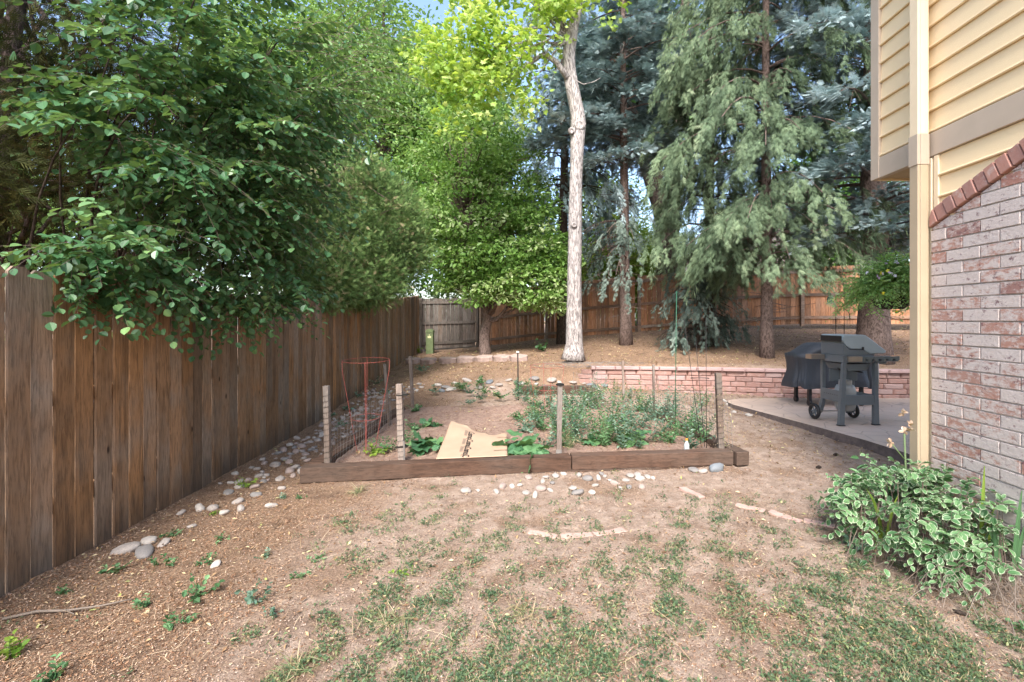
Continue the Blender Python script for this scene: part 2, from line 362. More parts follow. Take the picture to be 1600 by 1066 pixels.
def broad_tree(name, trunk, tr, lobes, ncl, per, cr, size, T, lm, bm, label, cat, group=None, seed=1, nb=40, lr=.42, kmin=4, **kw):
    rng = rs(seed); root = empty(name, trunk[0]); tag(root, label, cat, group)
    o = np.array(trunk[0], float); fl = FM(); fb = FM()
    lob = [(l[0]-o[0], l[1]-o[1], l[2]-o[2])+tuple(l[3:]) for l in lobes]
    T0 = np.array(trunk, float)-o
    c = cloud(rng, fl, lob, ncl, per, cr, size, T, **kw)
    # smooth trunk
    tt = np.linspace(0, 1, 26); s = np.linspace(0, 1, len(T0)); P = np.stack([np.interp(tt, s, T0[:, i]) for i in range(3)], 1); rr = np.interp(tt, s, tr)
    P[1:-1, :2] += np.cumsum(rng.normal(0, tr[0]*.05, (24, 2)), 0)*.5
    fb.tube(P, rr, 12, .5, bump=.07, rng=rng)
    for i in range(min(nb, len(c))):
        q = c[i]; k = int(np.argmin(np.linalg.norm(P-(q-np.array([0, 0, .25*abs(q[2])])), axis=1))); k = max(kmin, min(k, 24))
        pl = limb(fb, rng, P[k], q, rr[k]*lr+.006, .006, .1)
    fb.build('trunk', bm, root, smooth=True); fl.build('crown', lm, root)
    return root

def spruce(name, x, y, z, hgt, tr, rad, z0, lm, bm, label, cat, group=None, seed=1, N=26000, style='norway', T=None, size=.17, nbr=130, ztop=None, dead=25, lean=(0, 0), side=None, wsc=1., bare=0, root=None, crown='crown'):
    rng = rs(seed); own = root is None; root = root or tag(empty(name, (x, y, z)), label, cat, group); fb = FM(); fl = FM()
    n = 24; tz = np.linspace(-.1, hgt, n); P = np.stack([lean[0]*np.maximum(tz/hgt, 0)**1.3+rng.normal(0, .02, n).cumsum()*.4, lean[1]*(tz/hgt)+0*tz, tz], 1)
    rr = tr*(1-tz/hgt)**.8+.01; rr[:3] *= np.array([1.3, 1.12, 1.0]); 
    if own: fb.tube(P, rr, 14, .5, bump=.05, rng=rng)
    top = ztop or hgt
    zb = rng.uniform(z0, top, nbr)**1.0; a = rng.uniform(0, 2*np.pi, nbr)
    if side is not None: a = side[0]+rng.uniform(-side[1], side[1], nbr)
    L = rad*np.clip((1-(zb/hgt))**(.45 if style == 'norway' else .7)*1.18, .12, 1)*rng.uniform(.45, 1.15, nbr)
    L *= np.where(zb < z0+.5, rng.uniform(.5, .9, nbr), 1)
    o = np.stack([np.interp(zb, tz, P[:, 0]), np.interp(zb, tz, P[:, 1]), zb], 1); d = np.stack([np.cos(a), np.sin(a), 0*a], 1)
    up1, dn = (.28, .62) if style == 'norway' else (.22, .38)
    def bp(i, t_): return o[i]+d[i]*(L[i]*t_)[:, None]+np.array([0, 0, 1.])*(L[i]*(up1*t_-dn*t_**2))[:, None]
    ts = np.linspace(0, 1, 6)
    for k in range(5):
        ii = np.arange(nbr); p0 = bp(ii, np.full(nbr, ts[k])); p1 = bp(ii, np.full(nbr, ts[k+1]))
        stems(fb, p0, p1, (.008+.012*L)*(1-.8*ts[k]))
    G = 26 if style == 'norway' else 15; K = N//G; N = K*G; rp = lambda q: np.repeat(q, G)
    i = rp(rng.choice(nbr, K, p=L**1.15/(L**1.15).sum())); t_ = rp(rng.beta(1.5+bare, .95, K)*.97+.03)
    sgn = rp(rng.choice([-1., 1.], K)); s = rp(rng.uniform(0, 1, K)**.8); kv = rp(rng.normal(0, .13, K)); kl = rp(rng.uniform(.35, 1.25, K)); kj = np.repeat(rng.normal(size=(K, 3)), G, 0)
    sv = np.stack([-np.sin(a[i]), np.cos(a[i]), 0*s], 1)*sgn[:, None]
    lat = nrm(sv*.8+d[i]*.65+.12*kj); ll = L[i]*(.42*(1-t_)+.13)*(.7+.3*kl)
    if style == 'norway':
        q_ = rng.uniform(0, 1, N); hang = .62*kl*(.35+.65*(1-abs(t_-.6)))*q_; wv_ = (lat*.35+d[i]*.25+.22*kj)*(hang*(1-.45*q_))[:, None]
        P_ = bp(i, t_)+lat*(ll*s)[:, None]+np.array([0, 0, -1.])*(ll*.5*s**2+hang)[:, None]+wv_+rng.normal(0, .018, (N, 3))
        ax = lat*.35+d[i]*.25+np.array([0, 0, -1.])+.42*rng.normal(size=(N, 3))
        nz = d[i]+.4*rng.normal(size=(N, 3))
        sc = size*rng.uniform(.45, 1.0, N); s3 = np.stack([sc, sc*.85*wsc, sc*.85*wsc], 1)
    else:
        P_ = bp(i, t_)+lat*(ll*s)[:, None]+np.array([0, 0, 1.])*(-.22*ll*s**2)[:, None]+rng.normal(0, 1, (N, 3))*np.array([.075, .075, .04])*(.5+.5*kl)[:, None]
        ax = lat*.6+d[i]*.6+np.array([0, 0, -.15])+.35*rng.normal(size=(N, 3))
        nz = np.array([0, 0, 1.])+.35*rng.normal(size=(N, 3))
        sc = size*rng.uniform(.7, 1.3, N); s3 = np.stack([sc, sc*wsc, sc*wsc], 1)
    br = rng.uniform(.1, .9, nbr)
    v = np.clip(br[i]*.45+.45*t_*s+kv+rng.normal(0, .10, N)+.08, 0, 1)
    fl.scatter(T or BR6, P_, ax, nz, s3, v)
    # bare dead inner twigs
    if dead:
        nd = dead*6; i = rng.choice(nbr, nd); t_ = rng.uniform(.1, .8, nd); p0 = bp(i, t_); sv = unit(rng, nd)*.5+np.array([0, 0, -.7]); stems(fb, p0, p0+sv*rng.uniform(.15, .5, (nd, 1)), .004)
        zz = rng.uniform(z0*.35, z0+.8, dead); a2 = rng.uniform(0, 6.28, dead); dd = np.stack([np.cos(a2), np.sin(a2), rng.uniform(-.25, .2, dead)], 1)
        oo = np.stack([np.interp(zz, tz, P[:, 0]), np.interp(zz, tz, P[:, 1]), zz], 1); LL = rng.uniform(.25, .9, dead)[:, None]
        stems(fb, oo, oo+dd*LL, .008)
    fb.build('trunk' if own else 'limbs', bm, root, smooth=own); fl.build(crown, lm, root)
    return root

# ------------------------------------------------------------------ left fence
def fence_x(Y): return -(2.75+.072*Y)
def boards(f, rng, P0, P1, bw, hfun, gfun, th=.02, dog=.03, gap=.006, jit=.012, jz=.004):
    P0 = np.array(P0, float); P1 = np.array(P1, float); L = np.linalg.norm(P1-P0); d = (P1-P0)/L; nrm2 = np.array([-d[1], d[0]]); n = int(L/bw)
    for i in range(n):
        s0 = i*bw+gap/2; s1 = (i+1)*bw-gap/2; c = P0+d*(s0+s1)/2
        zb = gfun(c[0], c[1])-.03; zt = hfun(c[0], c[1])+rng.uniform(-jit, jit)
        off = rng.uniform(-jz, jz); ang = rng.normal(0, .012)
        prof = [(s0, zb), (s1, zb), (s1, zt-dog), (s1-dog, zt), (s0+dog, zt), (s0, zt-dog)]
        V = []
        for o_ in (-th/2, th/2):
            for s, z in prof:
                q = P0+d*(s+(z-1)*rng.normal(0, .0006))+nrm2*(o_+off+(s-(s0+s1)/2)*ang*2); V.append((q[0], q[1], z))
        m = 6
        f.add(V, [tuple(range(m)), tuple(range(2*m-1, m-1, -1))]+[((i2+1) % m, i2, m+i2, m+(i2+1) % m) for i2 in range(m)], rng.uniform(0, 1))
rng = rs(11)
lf = tag(empty('wooden_fence', (fence_x(1), 1, 0)), 'tall weathered brown board fence running along the left side of the yard', 'fence')
def gbl(x, y): return Hp(x+.1, y)
def htl(x, y): return np.interp(y, [0, 2.7, 5.5, 9.3, 12, 15.8], [1.83, 1.83, 1.77, 1.93, 2.05, 2.32])
f = FM(); boards(f, rng, (fence_x(.3), .3), (fence_x(15.85), 15.85), .146, htl, gbl, gap=.017, th=.016, jz=.008)
def rebase(f, root):
    for i in range(len(f.V)): f.V[i] = f.V[i]-np.array(root.location)
    return f
rebase(f, lf).build('board_panel', M['fence'], lf)
for zz in (.35, 1.0, 1.6):
    f = FM(); ys = np.linspace(.3, 15.8, 14)
    for a, b in zip(ys[:-1], ys[1:]):
        za, zb = htl(0, a)-1.83+zz, htl(0, b)-1.83+zz
        V = [(fence_x(y)-.025-dx, y, z+dz) for y, z in ((a, za), (b, zb)) for dx in (0, .04) for dz in (0, .09)]
        f.add(V, [(0, 1, 3, 2), (4, 6, 7, 5), (0, 4, 5, 1), (2, 3, 7, 6), (0, 2, 6, 4), (1, 5, 7, 3)], .3)
    rebase(f, lf).build('rail', M['fence'], lf)
for y in np.linspace(1.5, 15.6, 7):
    f = FM(); x = fence_x(y)-.12; f.box(x-.045, x+.045, y-.045, y+.045, -.1, float(htl(0, y))-.05, .4); rebase(f, lf).build('post', M['fence'], lf)

# ------------------------------------------------------------------ back fence (rails on this side)
def backfence(label, pts, hts, mat, seed, rails=(.18, .92, 1.68), cap=False, bw=.14):
    rng = rs(seed); root = tag(empty('wooden_fence', (pts[0][0], pts[0][1], 0)), label, 'fence')
    fb = FM(); xs = [p[0] for p in pts]
    gf = lambda x, y: float(np.interp(x, xs, [h[0] for h in hts])); hf = lambda x, y: float(np.interp(x, xs, [h[1] for h in hts]))
    for a, b in zip(pts[:-1], pts[1:]): boards(fb, rng, a, b, bw, lambda x, y: hf(x, y), lambda x, y: gf(x, y), dog=.004, jit=.008)
    rebase(fb, root).build('board_panel', mat, root)
    for rz in rails:
        fr = FM()
        for (a, b, ha, hb) in zip(pts[:-1], pts[1:], hts[:-1], hts[1:]):
            ka = ha[0]+(ha[1]-ha[0])*rz/1.83; kb = hb[0]+(hb[1]-hb[0])*rz/1.83
            V = [(q[0], q[1]-.015-dx, z+dz) for q, z in ((a, ka), (b, kb)) for dx in (0, .04) for dz in (-.045, .045)]
            fr.add(V, [(0, 1, 3, 2), (4, 6, 7, 5), (0, 4, 5, 1), (2, 3, 7, 6), (0, 2, 6, 4), (1, 5, 7, 3)], rng.uniform())
        rebase(fr, root).build('rail', M['rail'] if not cap else M['fence_old'], root)
    for i, (q, h) in enumerate(zip(pts, hts)):
        fp = FM(); fp.box(q[0]-.05, q[0]+.05, q[1]-.115, q[1]-.02, h[0]-.1, h[1]+.01, rng.uniform()); rebase(fp, root).build('post', M['rail'] if not cap else M['fence_old'], root)
    return root
backfence('grey weathered fence panel in the shaded far left corner of the yard', [(-3.86, 15.95), (-2.02, 16.5)], [(.55, 2.22), (.62, 2.27)], M['fence_old'], 21, cap=True)
backfence('orange brown cedar fence with horizontal rails along the back behind the trees', [(-1.95, 16.5), (.35, 16.2), (3.35, 15.6), (5.6, 15.0), (8.1, 14.6), (11.4, 14.2), (14.5, 14.0)],
          [(.62, 2.40), (.86, 2.72), (1.10, 2.94), (1.30, 3.05), (1.42, 3.12), (1.42, 3.2), (1.42, 3.2)], M['fence_far'], 22)

# ------------------------------------------------------------------ house
XH = 2.86; YC = 3.41; YO = 4.04
house = tag(empty('house', (XH, YC, 0)), 'cream sided house corner with whitewashed brick below and a beige trim band', 'house')
def hb(f, name, mat, bevel=0, parent=None): return rebase(f, house).build(name, mat, parent or house, bevel)
t = NT('cream_siding'); p = t.pos(); n = t.noise(t.mapv(p, (30, 30, 90)), 2, 6, .7); n2 = t.noise(p, 1.4, 3)
t.set(Base_Color=t.mix(t.math('MULTIPLY', n2, .25), (.80, .63, .39), (.72, .56, .34)), Roughness=.7); t.bump(n, .35, .004); M['siding'] = t.m
M['trim'] = plain('beige_trim', (.46, .375, .29), .65, noise=.05, scale=6, bump=.05)
M['creamtrim'] = plain('cream_trim', (.76, .62, .43), .6, noise=.04, scale=6)
M['soffit'] = plain('soffit_board', (.40, .30, .18), .7, noise=.06)
# body behind the cladding
f = FM(); f.box(XH+.03, 9, -3, YC-.01, -.2, 5.2); f.box(XH+.03, 9, YC-.0101+.012, YO-.03, 2.73, 5.2); hb(f, 'wall', M['siding'])
def lap(f, y0, y1, z0, z1, ztop=None):   # lap boards with a rounded bead at the lower edge
    bh = .1525; z = z0
    while z < z1-.01:
        zt = min(z+bh, z1)
        prof = [(XH-.004, z+.004), (XH-.012, z), (XH-.019, z+.003), (XH-.022, z+.009), (XH-.019, z+.016), (XH-.011, z+.020), (XH-.010, z+.026), (XH-.002, zt+.001), (XH+.028, zt+.001), (XH+.028, z+.004)]
        f.prism(prof, 'y', y0, y1, rs(int(z*999)+int(y0*77)+9).uniform()); z = zt
f = FM(); lap(f, -3, YC, 2.875, 5.2); hb(f, 'siding', M['siding'])
f = FM(); lap(f, YC+.0002, YO-.095, 2.875, 5.2); hb(f, 'siding', M['siding'])
f = FM(); f.box(XH-.024, XH+.026, -3, YO-.095, 2.70, 2.868); hb(f, 'trim_band', M['trim'], .003)
f = FM(); f.box(XH-.028, XH+.026, YO-.094, YO, 2.70, 5.2); hb(f, 'corner_trim', M['trim'], .003)
f = FM(); f.box(XH+.03, 9, YO-.029, YO, 2.70, 5.2); hb(f, 'rear_wall', M['siding'])
f = FM(); f.box(XH+.0262, 9, YC+.002, YO-.03, 2.715, 2.7298); hb(f, 'soffit', M['soffit'])
f = FM(); f.box(XH-.02, XH+.028, YC-.04, YC, 2.16, 2.696); hb(f, 'corner_trim', M['creamtrim'], .003)
f = FM(); f.box(XH-.3, 9.2, -3.2, YO+.35, 5.2, 5.32); hb(f, 'roof', M['trim'])
f = FM(); lap(f, -3, YC-.041, 2.39-.1525*2, 2.695); hb(f, 'siding', M['siding'])
# brickwork, every brick laid as a block, whitewashed with red patches
t = NT('whitewashed_brick'); v = t.attr('v'); p = t.addv(t.pos(), t.n('ShaderNodeCombineXYZ', {0: v, 1: t.math('MULTIPLY', v, 9.), 2: v}).outputs[0])
a = t.noise(t.mapv(p, (6, 6, 11)), 3, 7, .72); b = t.noise(p, 60, 5, .7)
red = t.ramp(v, [(0, (.36, .18, .14)), (.5, (.42, .23, .175)), (.8, (.24, .13, .12)), (1, (.52, .30, .22))])
white = t.mix(b, (.42, .365, .34), (.70, .63, .59))
amt = t.sm(t.math('ADD', a, t.math('MULTIPLY', t.math('SUBTRACT', t.math('FRACT', t.math('MULTIPLY', v, 5.7)), .5), .40)), .27, .47)
c = t.mix(t.math('MULTIPLY', amt, .9), red, white)
c = t.mix(t.math('MULTIPLY', t.sm(t.noise(t.mapv(p, (10, 10, 16)), 2, 6, .78), .56, .64), .8), c, (.13, .055, .065))
t.set(Base_Color=c, Roughness=.85); t.bump(t.math('ADD', a, b), .7, .006); M['wbrick'] = t.m
t = NT('red_brick'); v = t.attr('v'); a = t.noise(t.pos(), 30, 6, .7); a2 = t.noise(t.pos(), 9, 5, .7)
c = t.mix(a, t.ramp(v, [(0, (.20, .075, .06)), (.5, (.33, .125, .085)), (1, (.42, .17, .11))]), (.42, .26, .22))
t.set(Base_Color=t.mix(t.math('MULTIPLY', t.sm(a2, .55, .7), .6), c, (.5, .42, .38)), Roughness=.85); t.bump(a, .6, .005); M['rbrick'] = t.m
M['mortar'] = plain('mortar', (.45, .41, .38), .9, noise=.2, scale=50, bump=.4)
sl_ = (2.485-2.235)/(3.41-2.80)           # rake of the brick cap: rises towards the camera
def zcap(y): return 2.19+(YC-y)*sl_
f = FM(); rng = rs(31); ch = .081; z = -.1; k = 0; bx0 = XH-.035
while z < 3.6:
    y = YC-(0 if k % 2 == 0 else .127)
    first = True; yy = YC
    while yy > -1.5:
        ln = .117 if (first and k % 2) else .244
        y1 = yy; y0 = yy-ln; first = False
        zc0, zc1 = zcap(y1)-.012, zcap(y0)-.012
        if z+ch < zc0: prof = [(y0, z), (y1, z), (y1, z+.071), (y0, z+.071)]
        elif z < zc1: # clipped by the raking cap
            pts = []; zt = z+.071; ycut0 = YC-(z+.012-2.19)/sl_; ycut1 = YC-(zt+.012-2.19)/sl_
            yr = min(y1, ycut0); ytr = min(y1, ycut1)
            if yr-y0 < .02: yy = y0-.010; continue
            prof = [(y0, z), (yr, z)]+([(yr, min(zt, zcap(yr)-.012))] if yr == y1 else [])+([(max(ytr, y0), min(zt, zcap(max(ytr, y0))-.012))] if ytr < yr else [])
            if ytr > y0+.001: prof.append((y0, zt))
        else: yy = y0-.010; continue
        j = rng.uniform(-.0025, .0025)
        f.prism(prof, 'x', bx0+j, XH+.029, rng.uniform()); yy = y0-.010
    z += ch; k += 1
hb(f, 'brickwork', M['wbrick'], .003)
f = FM(); f.prism([(-1.5, -.2), (YC-.004, -.2), (YC-.004, 2.17), (-1.5, zcap(-1.5)-.02)], 'x', XH-.026, XH+.0285); hb(f, 'mortar_bed', M['mortar'])
f = FM(); bw = .071
ang = math.atan(sl_); y = YC; s = 0
ux, uz = -math.cos(ang), math.sin(ang)
while s < 2.6:
    o = np.array([YC+ux*s, 2.19+uz*s]); d = np.array([ux, uz])*bw; n_ = np.array([uz, -ux])*.105
    if s < .01: prof = [(o[0], o[1]-.004), (o+d)[0:2], (o+d+n_), (YC, 2.19+.065)]
    else: prof = [tuple(o), tuple(o+d), tuple(o+d+n_), tuple(o+n_)]
    f.prism([tuple(q) for q in prof][::-1], 'x', XH-.052+rng.uniform(-.003, .003), XH+.0275, rng.uniform()); s += bw+.010
hb(f, 'brick_cap', M['rbrick'], .004)
# downspout
f = FM()
def spout(z0, z1, e=0.): f.prism([(XH-.13-e, YC+.02-e), (XH-.055+e, YC+.02-e), (XH-.055+e, YC+.095+e), (XH-.13-e, YC+.095+e)], 'z', z0, z1)
ds = tag(empty('downspout', (XH-.09, YC+.06, .05)), 'square metal downspout fixed to the house corner, cream above and beige at the band', 'downspout')
def dsb(f, n, m): return rebase(f, ds).build(n, m, ds, .006)
f = FM(); f.box(XH-.125, XH-.045, YC+.01, YC+.085, 2.86, 5.18); f.box(XH-.108, XH-.062, YC+.004, YC+.0098, 2.86, 5.18); dsb(f, 'pipe', M['creamtrim'])
f = FM(); f.box(XH-.130, XH-.042, YC+.006, YC+.09, 2.64, 2.8598); f.box(XH-.110, XH-.062, YC+.0, YC+.0058, 2.64, 2.8598); dsb(f, 'pipe', M['trim'])
M['tanpipe'] = plain('tan_pipe', (.44, .345, .235), .55, noise=.07, scale=4)
f = FM(); f.box(XH-.125, XH-.045, YC+.01, YC+.085, .06, 2.6398); f.box(XH-.108, XH-.062, YC+.004, YC+.0098, .06, 2.6398); dsb(f, 'pipe', M['tanpipe'])
f = FM(); f.box(XH-.0248, XH-.0002, YC+.012, YC+.05, .05, 2.69); dsb(f, 'wall_strip', M['creamtrim'])

# ------------------------------------------------------------------ patio
t = NT('stamped_concrete'); p = t.pos(); a = t.noise(p, 3, 6); b = t.noise(p, 40, 6, .7)
vo = t.n('ShaderNodeTexVoronoi', {'Vector': p, 'Scale': 3.2}, feature='DISTANCE_TO_EDGE').outputs['Distance']
c = t.mix(a, (.50, .365, .275), (.64, .49, .385)); c = t.mix(t.math('MULTIPLY', t.sm(vo, .035, .0), .5), c, (.20, .15, .13))
t.set(Base_Color=t.mix(t.math('MULTIPLY', b, .3), c, (.5, .42, .38)), Roughness=.7); t.bump(t.math('ADD', b, t.math('MULTIPLY', t.sm(vo, 0, .05), 2.)), .5, .006); M['patio'] = t.m
pe = [(3.93, 4.0), (3.93, 4.6), (3.90, 5.03), (3.84, 5.56), (3.68, 6.25), (3.46, 7.1), (3.26, 7.85), (3.24, 8.05), (3.32, 8.3), (3.6, 8.48), (4.2, 8.52), (12, 8.5), (12, 3.42), (3.93, 3.42)]
f = FM(); n = len(pe); V = [(x, y, .12) for x, y in pe]+[(x, y, -.15) for x, y in pe]
f.add(V, [tuple(range(n))[::-1]]); tag(f.build('patio', M['patio']), kind='structure')
M['patedge'] = plain('patio_edge', (.13, .10, .09), .9, noise=.3, scale=15, bump=.5)
f = FM(); f.add(V, [(i, (i+1) % n, n+(i+1) % n, n+i) for i in range(n)]); tag(f.build('patio_kerb', M['patedge']), kind='structure')

# ------------------------------------------------------------------ retaining wall
t = NT('red_wall_block'); v = t.attr('v'); p = t.pos(); a = t.noise(p, 12, 7, .75); b = t.noise(p, 2, 3)
c = t.ramp(v, [(0, (.27, .16, .135)), (.35, (.36, .205, .17)), (.7, (.42, .25, .21)), (1, (.40, .28, .26))])
c = t.mix(t.math('MULTIPLY', t.sm(a, .45, .7), .6), c, (.44, .33, .30))
t.set(Base_Color=c, Roughness=.9); t.bump(a, .9, .02); M['wallblock'] = t.m
rng = rs(41)
rw = tag(empty('retaining_wall', (4, 9.1, .05)), 'low retaining wall of red concrete blocks behind the patio', 'wall')
def wallrow(f, z, h, x0, x1, ln, dep, out, seed):
    rg = rs(seed); x = x0-rg.uniform(0, ln)
    while x < x1:
        l = ln*rg.uniform(.7, 1.25); xa, xb = max(x, x0)+.004, min(x+l, x1)-.004; x += l
        if xb-xa < .05: continue
        ya, yb = float(yw(xa)), float(yw(xb)); j = rg.uniform(-.012, .012)-out; m = rg.uniform(.006, .014)
        V = [(xa, ya+j+m, z+.002), (xb, yb+j+m, z+.002), (xb, yb+j+m, z+h-.004), (xa, ya+j+m, z+h-.004),
             (xa+.02, ya+j-.012, z+.012), (xb-.02, yb+j-.012, z+.012), (xb-.02, yb+j-.012, z+h-.012), (xa+.02, ya+j-.012, z+h-.012),
             (xa, ya+dep, z+.002), (xb, yb+dep, z+.002), (xb, yb+dep, z+h-.004), (xa, ya+dep, z+h-.004)]
        f.add(V, [(4, 5, 6, 7), (0, 1, 5, 4), (1, 2, 6, 5), (2, 3, 7, 6), (3, 0, 4, 7), (3, 2, 10, 11), (0, 3, 11, 8), (1, 9, 10, 2), (9, 8, 11, 10)], rg.uniform())
f = FM()
for i in range(5): wallrow(f, .03+i*.098, .098, .55+i*.09, 12, .29, .24, -.012*i, 50+i)
rebase(f, rw).build('block_courses', M['wallblock'], rw, .004)
t = NT('pink_cap'); a = t.noise(t.pos(), 14, 6, .7); t.set(Base_Color=t.mix(a, (.36, .23, .215), (.50, .36, .34)), Roughness=.9); t.bump(a, .5, .01); M['cap'] = t.m
f = FM(); wallrow(f, .52, .075, 1.1, 12, .42, .27, .0, 77); rebase(f, rw).build('cap_course', M['cap'], rw, .006)

# ------------------------------------------------------------------ stone edging row, far left
M['edge'] = plain('sandstone_edging', (.36, .27, .235), .9, noise=.25, scale=12, bump=.8)
es = [(646, 563), (672, 566), (702, 569), (731, 569), (758, 567), (784, 563), (806, 557)]
P = [(-3.25, 12.6), (-2.75, 12.2), (-2.2, 11.9), (-1.72, 11.75), (-1.25, 11.6), (-.8, 11.35), (-.4, 11.0)]
for i in range(7):
    rg = rs(90+i); x, y = P[i]; z = Hp(x, y); f = FM()
    k = 7; aa = np.linspace(0, 2*np.pi, k, endpoint=False)+rg.uniform(-.15, .15, k); rx, ry = .235, .15
    pr = [(rx*math.copysign(abs(math.cos(q))**.6, math.cos(q)), ry*math.copysign(abs(math.sin(q))**.6, math.sin(q))) for q in aa]
    f.prism(pr, 'z', -.08, .10)
    o = f.build('edging_stone', M['edge'], bevel=.015); o.location = (x, y, z+.03); o.rotation_euler = (R(rg.uniform(4, 10)), R(rg.uniform(-3, 3)), math.atan2(P[min(i+1, 6)][1]-P[max(i-1, 0)][1], P[min(i+1, 6)][0]-P[max(i-1, 0)][0]))
    tag(o, ['leftmost', 'second', 'third', 'middle', 'fifth', 'sixth', 'rightmost'][i]+' flat tan stone of the curved edging row, counted from the fence', 'stone', 'edging stones in the curved row')

# ------------------------------------------------------------------ raised bed timbers
rng = rs(55)
def timber(label, a, b, zt, h=.14, w_=.14, v=.3, name='landscape_timber'):
    a = Vector((a[0], a[1], 0)); b = Vector((b[0], b[1], 0)); L = (b-a).length; ang = math.atan2(b.y-a.y, b.x-a.x)
    f = FM(); nx = int(L/.05)+2; xs = np.linspace(0, L, nx); V = []; rg = rs(int(v*1000)); j = lambda: rg.normal(0, .0018)
    for x in xs: V += [(x, j(), j()), (x, w_+j(), j()), (x, w_+j(), h+j()), (x, j(), h+j()+(-.006 if rg.uniform() < .08 else 0))]
    F = [(i*4+k, i*4+4+k, i*4+4+(k+1) % 4, i*4+(k+1) % 4) for i in range(nx-1) for k in range(4)]+[(0, 1, 2, 3), (4*nx-1, 4*nx-2, 4*nx-3, 4*nx-4)]
    f.add(V, F, v); o = f.build(name, M['timber'], bevel=.006); o.location = (a.x, a.y, zt-h); o.rotation_euler = (0, 0, ang)
    return tag(o, label, 'timber')
timber('long dark timber beam forming the left front edge of the raised garden bed', (-2.19, 4.41), (.352, 4.79), .15, v=.31)
timber('brown timber beam forming the right front edge of the garden bed, behind the pebbles', (.362, 4.80), (2.06, 4.98), .15, v=.62)
timber('buried lower beam showing under the front of the garden bed', (-1.3, 4.57), (1.9, 4.98), .012, v=.12)
timber('side beam of the garden bed on the right, ending in the front corner block', (2.22, 4.97), (1.75, 7.6), .15, v=.82)
timber('side beam of the garden bed on the left, facing the fence', (-2.06, 4.58), (-2.06, 7.5), .15, v=.45)
timber('reddish low beam closing the far end of the garden bed', (-.25, 8.45), (1.05, 8.55), .33, v=.9)
gx2 = np.linspace(-2.05, 2.05, 110); gy2 = np.linspace(4.55, 8.4, 110); AX, AY = np.meshgrid(gx2, gy2)
r2 = rs(8); AZ = H(AX, AY)+.075+r2.normal(0, .006, AX.shape)+.02*np.sin(AX*5)*np.sin(AY*4); AZ -= .2*sstep(7.3, 8.4, AY)
yfr = 4.47+(AX+2.19)*.15; AY2 = np.maximum(AY, yfr+.06)
sh = .47*sstep(4.6, 7.6, AY)/4.1*2; AX2 = AX-AX*np.where(AX > 0, .11*(AY-4.6)/2.8, .0)
t = NT('bed_soil'); p = t.pos(); n2 = t.noise(p, 14, 8, .7); n3 = t.noise(p, 70, 8, .75)
c = t.ramp(n2, [(.3, (.22, .135, .10)), (.5, (.34, .22, .165)), (.7, (.46, .33, .26))]); c = t.mix(t.math('MULTIPLY', t.sm(n3, .52, .75), .7), c, (.48, .37, .30))
c = t.mix(t.math('MULTIPLY', t.sm(n3, .45, .3), .8), c, (.07, .045, .035)); t.set(Base_Color=c, Roughness=.95); t.bump(t.math('ADD', n2, n3), 1., .03); M['bed'] = t.m
tag(gridmesh(AX2, AY2, AZ).build('bed_soil', M['bed'], smooth=True), kind='structure')
def BH(x, y): return Hp(x, y)+.075

# ------------------------------------------------------------------ rocks
M['rockA'] = plain('pale_pebble', (.32, .28, .25), .8, noise=.18, scale=9, bump=.2, local=True)
M['rockB'] = plain('pink_pebble', (.30, .235, .205), .8, noise=.22, scale=9, bump=.2, local=True)
M['rockC'] = plain('grey_pebble', (.20, .185, .175), .8, noise=.2, scale=9, bump=.2, local=True)
M['rockD'] = plain('slate_pebble', (.16, .175, .19), .6, noise=.15, scale=9, bump=.1, local=True)
M['rockE'] = plain('white_pebble', (.41, .37, .33), .8, noise=.1, scale=9, bump=.1, local=True)
def rockmesh(seed, mat):
    rg = rs(seed); f = FM(); nu, nv = 14, 8; V = []; a = rg.normal(0, .15, (3, 3))
    for i in range(nv+1):
        th = math.pi*i/nv
        for j in range(nu):
            ph = 2*math.pi*j/nu; d = np.array([math.sin(th)*math.cos(ph), math.sin(th)*math.sin(ph), math.cos(th)])
            rr = 1+(a@d)@d*.9+.10*math.sin(3*d[0]+seed)*math.cos(2.3*d[1]+seed)+.07*math.sin(5.3*d[1]+2*seed+3*d[2])
            d = np.sign(d)*abs(d)**.9; V.append(d*rr)
    f.add(V, [(i*nu+j, i*nu+(j+1) % nu, (i+1)*nu+(j+1) % nu, (i+1)*nu+j)[::-1] for i in range(nv) for j in range(nu)])
    me = f.mesh('rock'); me.materials.append(mat); me.polygons.foreach_set('use_smooth', [True]*len(me.polygons)); return me
RM = {k: [rockmesh(s*7+ord(k), M['rock'+k]) for s in range(3)] for k in 'ABCDE'}
def rock(x, y, kind, s, label, group, sink=.35, flat=.55, z=None, asp=None, rg=rs(0)):
    o = bpy.data.objects.new('river_rock', RM[kind][int(rg.integers(3))]); col.objects.link(o)
    asp = asp or rg.uniform(.6, .95)
    o.scale = (s, s*asp, s*flat*rg.uniform(.8, 1.15)); o.rotation_euler = (rg.uniform(-.2, .2), rg.uniform(-.2, .2), rg.uniform(0, 6.28))
    o.location = (x, y, (Hp(x, y) if z is None else z)+s*flat*(1-2*sink)); cn = {'A': 'pale', 'B': 'pinkish', 'C': 'grey', 'D': 'slate blue', 'E': 'whitish'}[kind]
    if label.startswith('*'): sz_ = 'small' if s < .036 else ('medium' if s < .047 else 'large'); label = sz_+' '+cn+' '+label[1:]
    return tag(o, label, 'rock', group)
rg = rs(61)
kinds = list('AAAABBBCCE')
zones = ['river rock by the fence, beside the near corner of the bed', 'river rock by the fence, level with the red cage', 'river rock by the fence, in the far part of the strip']
cnt = 0; placed = []
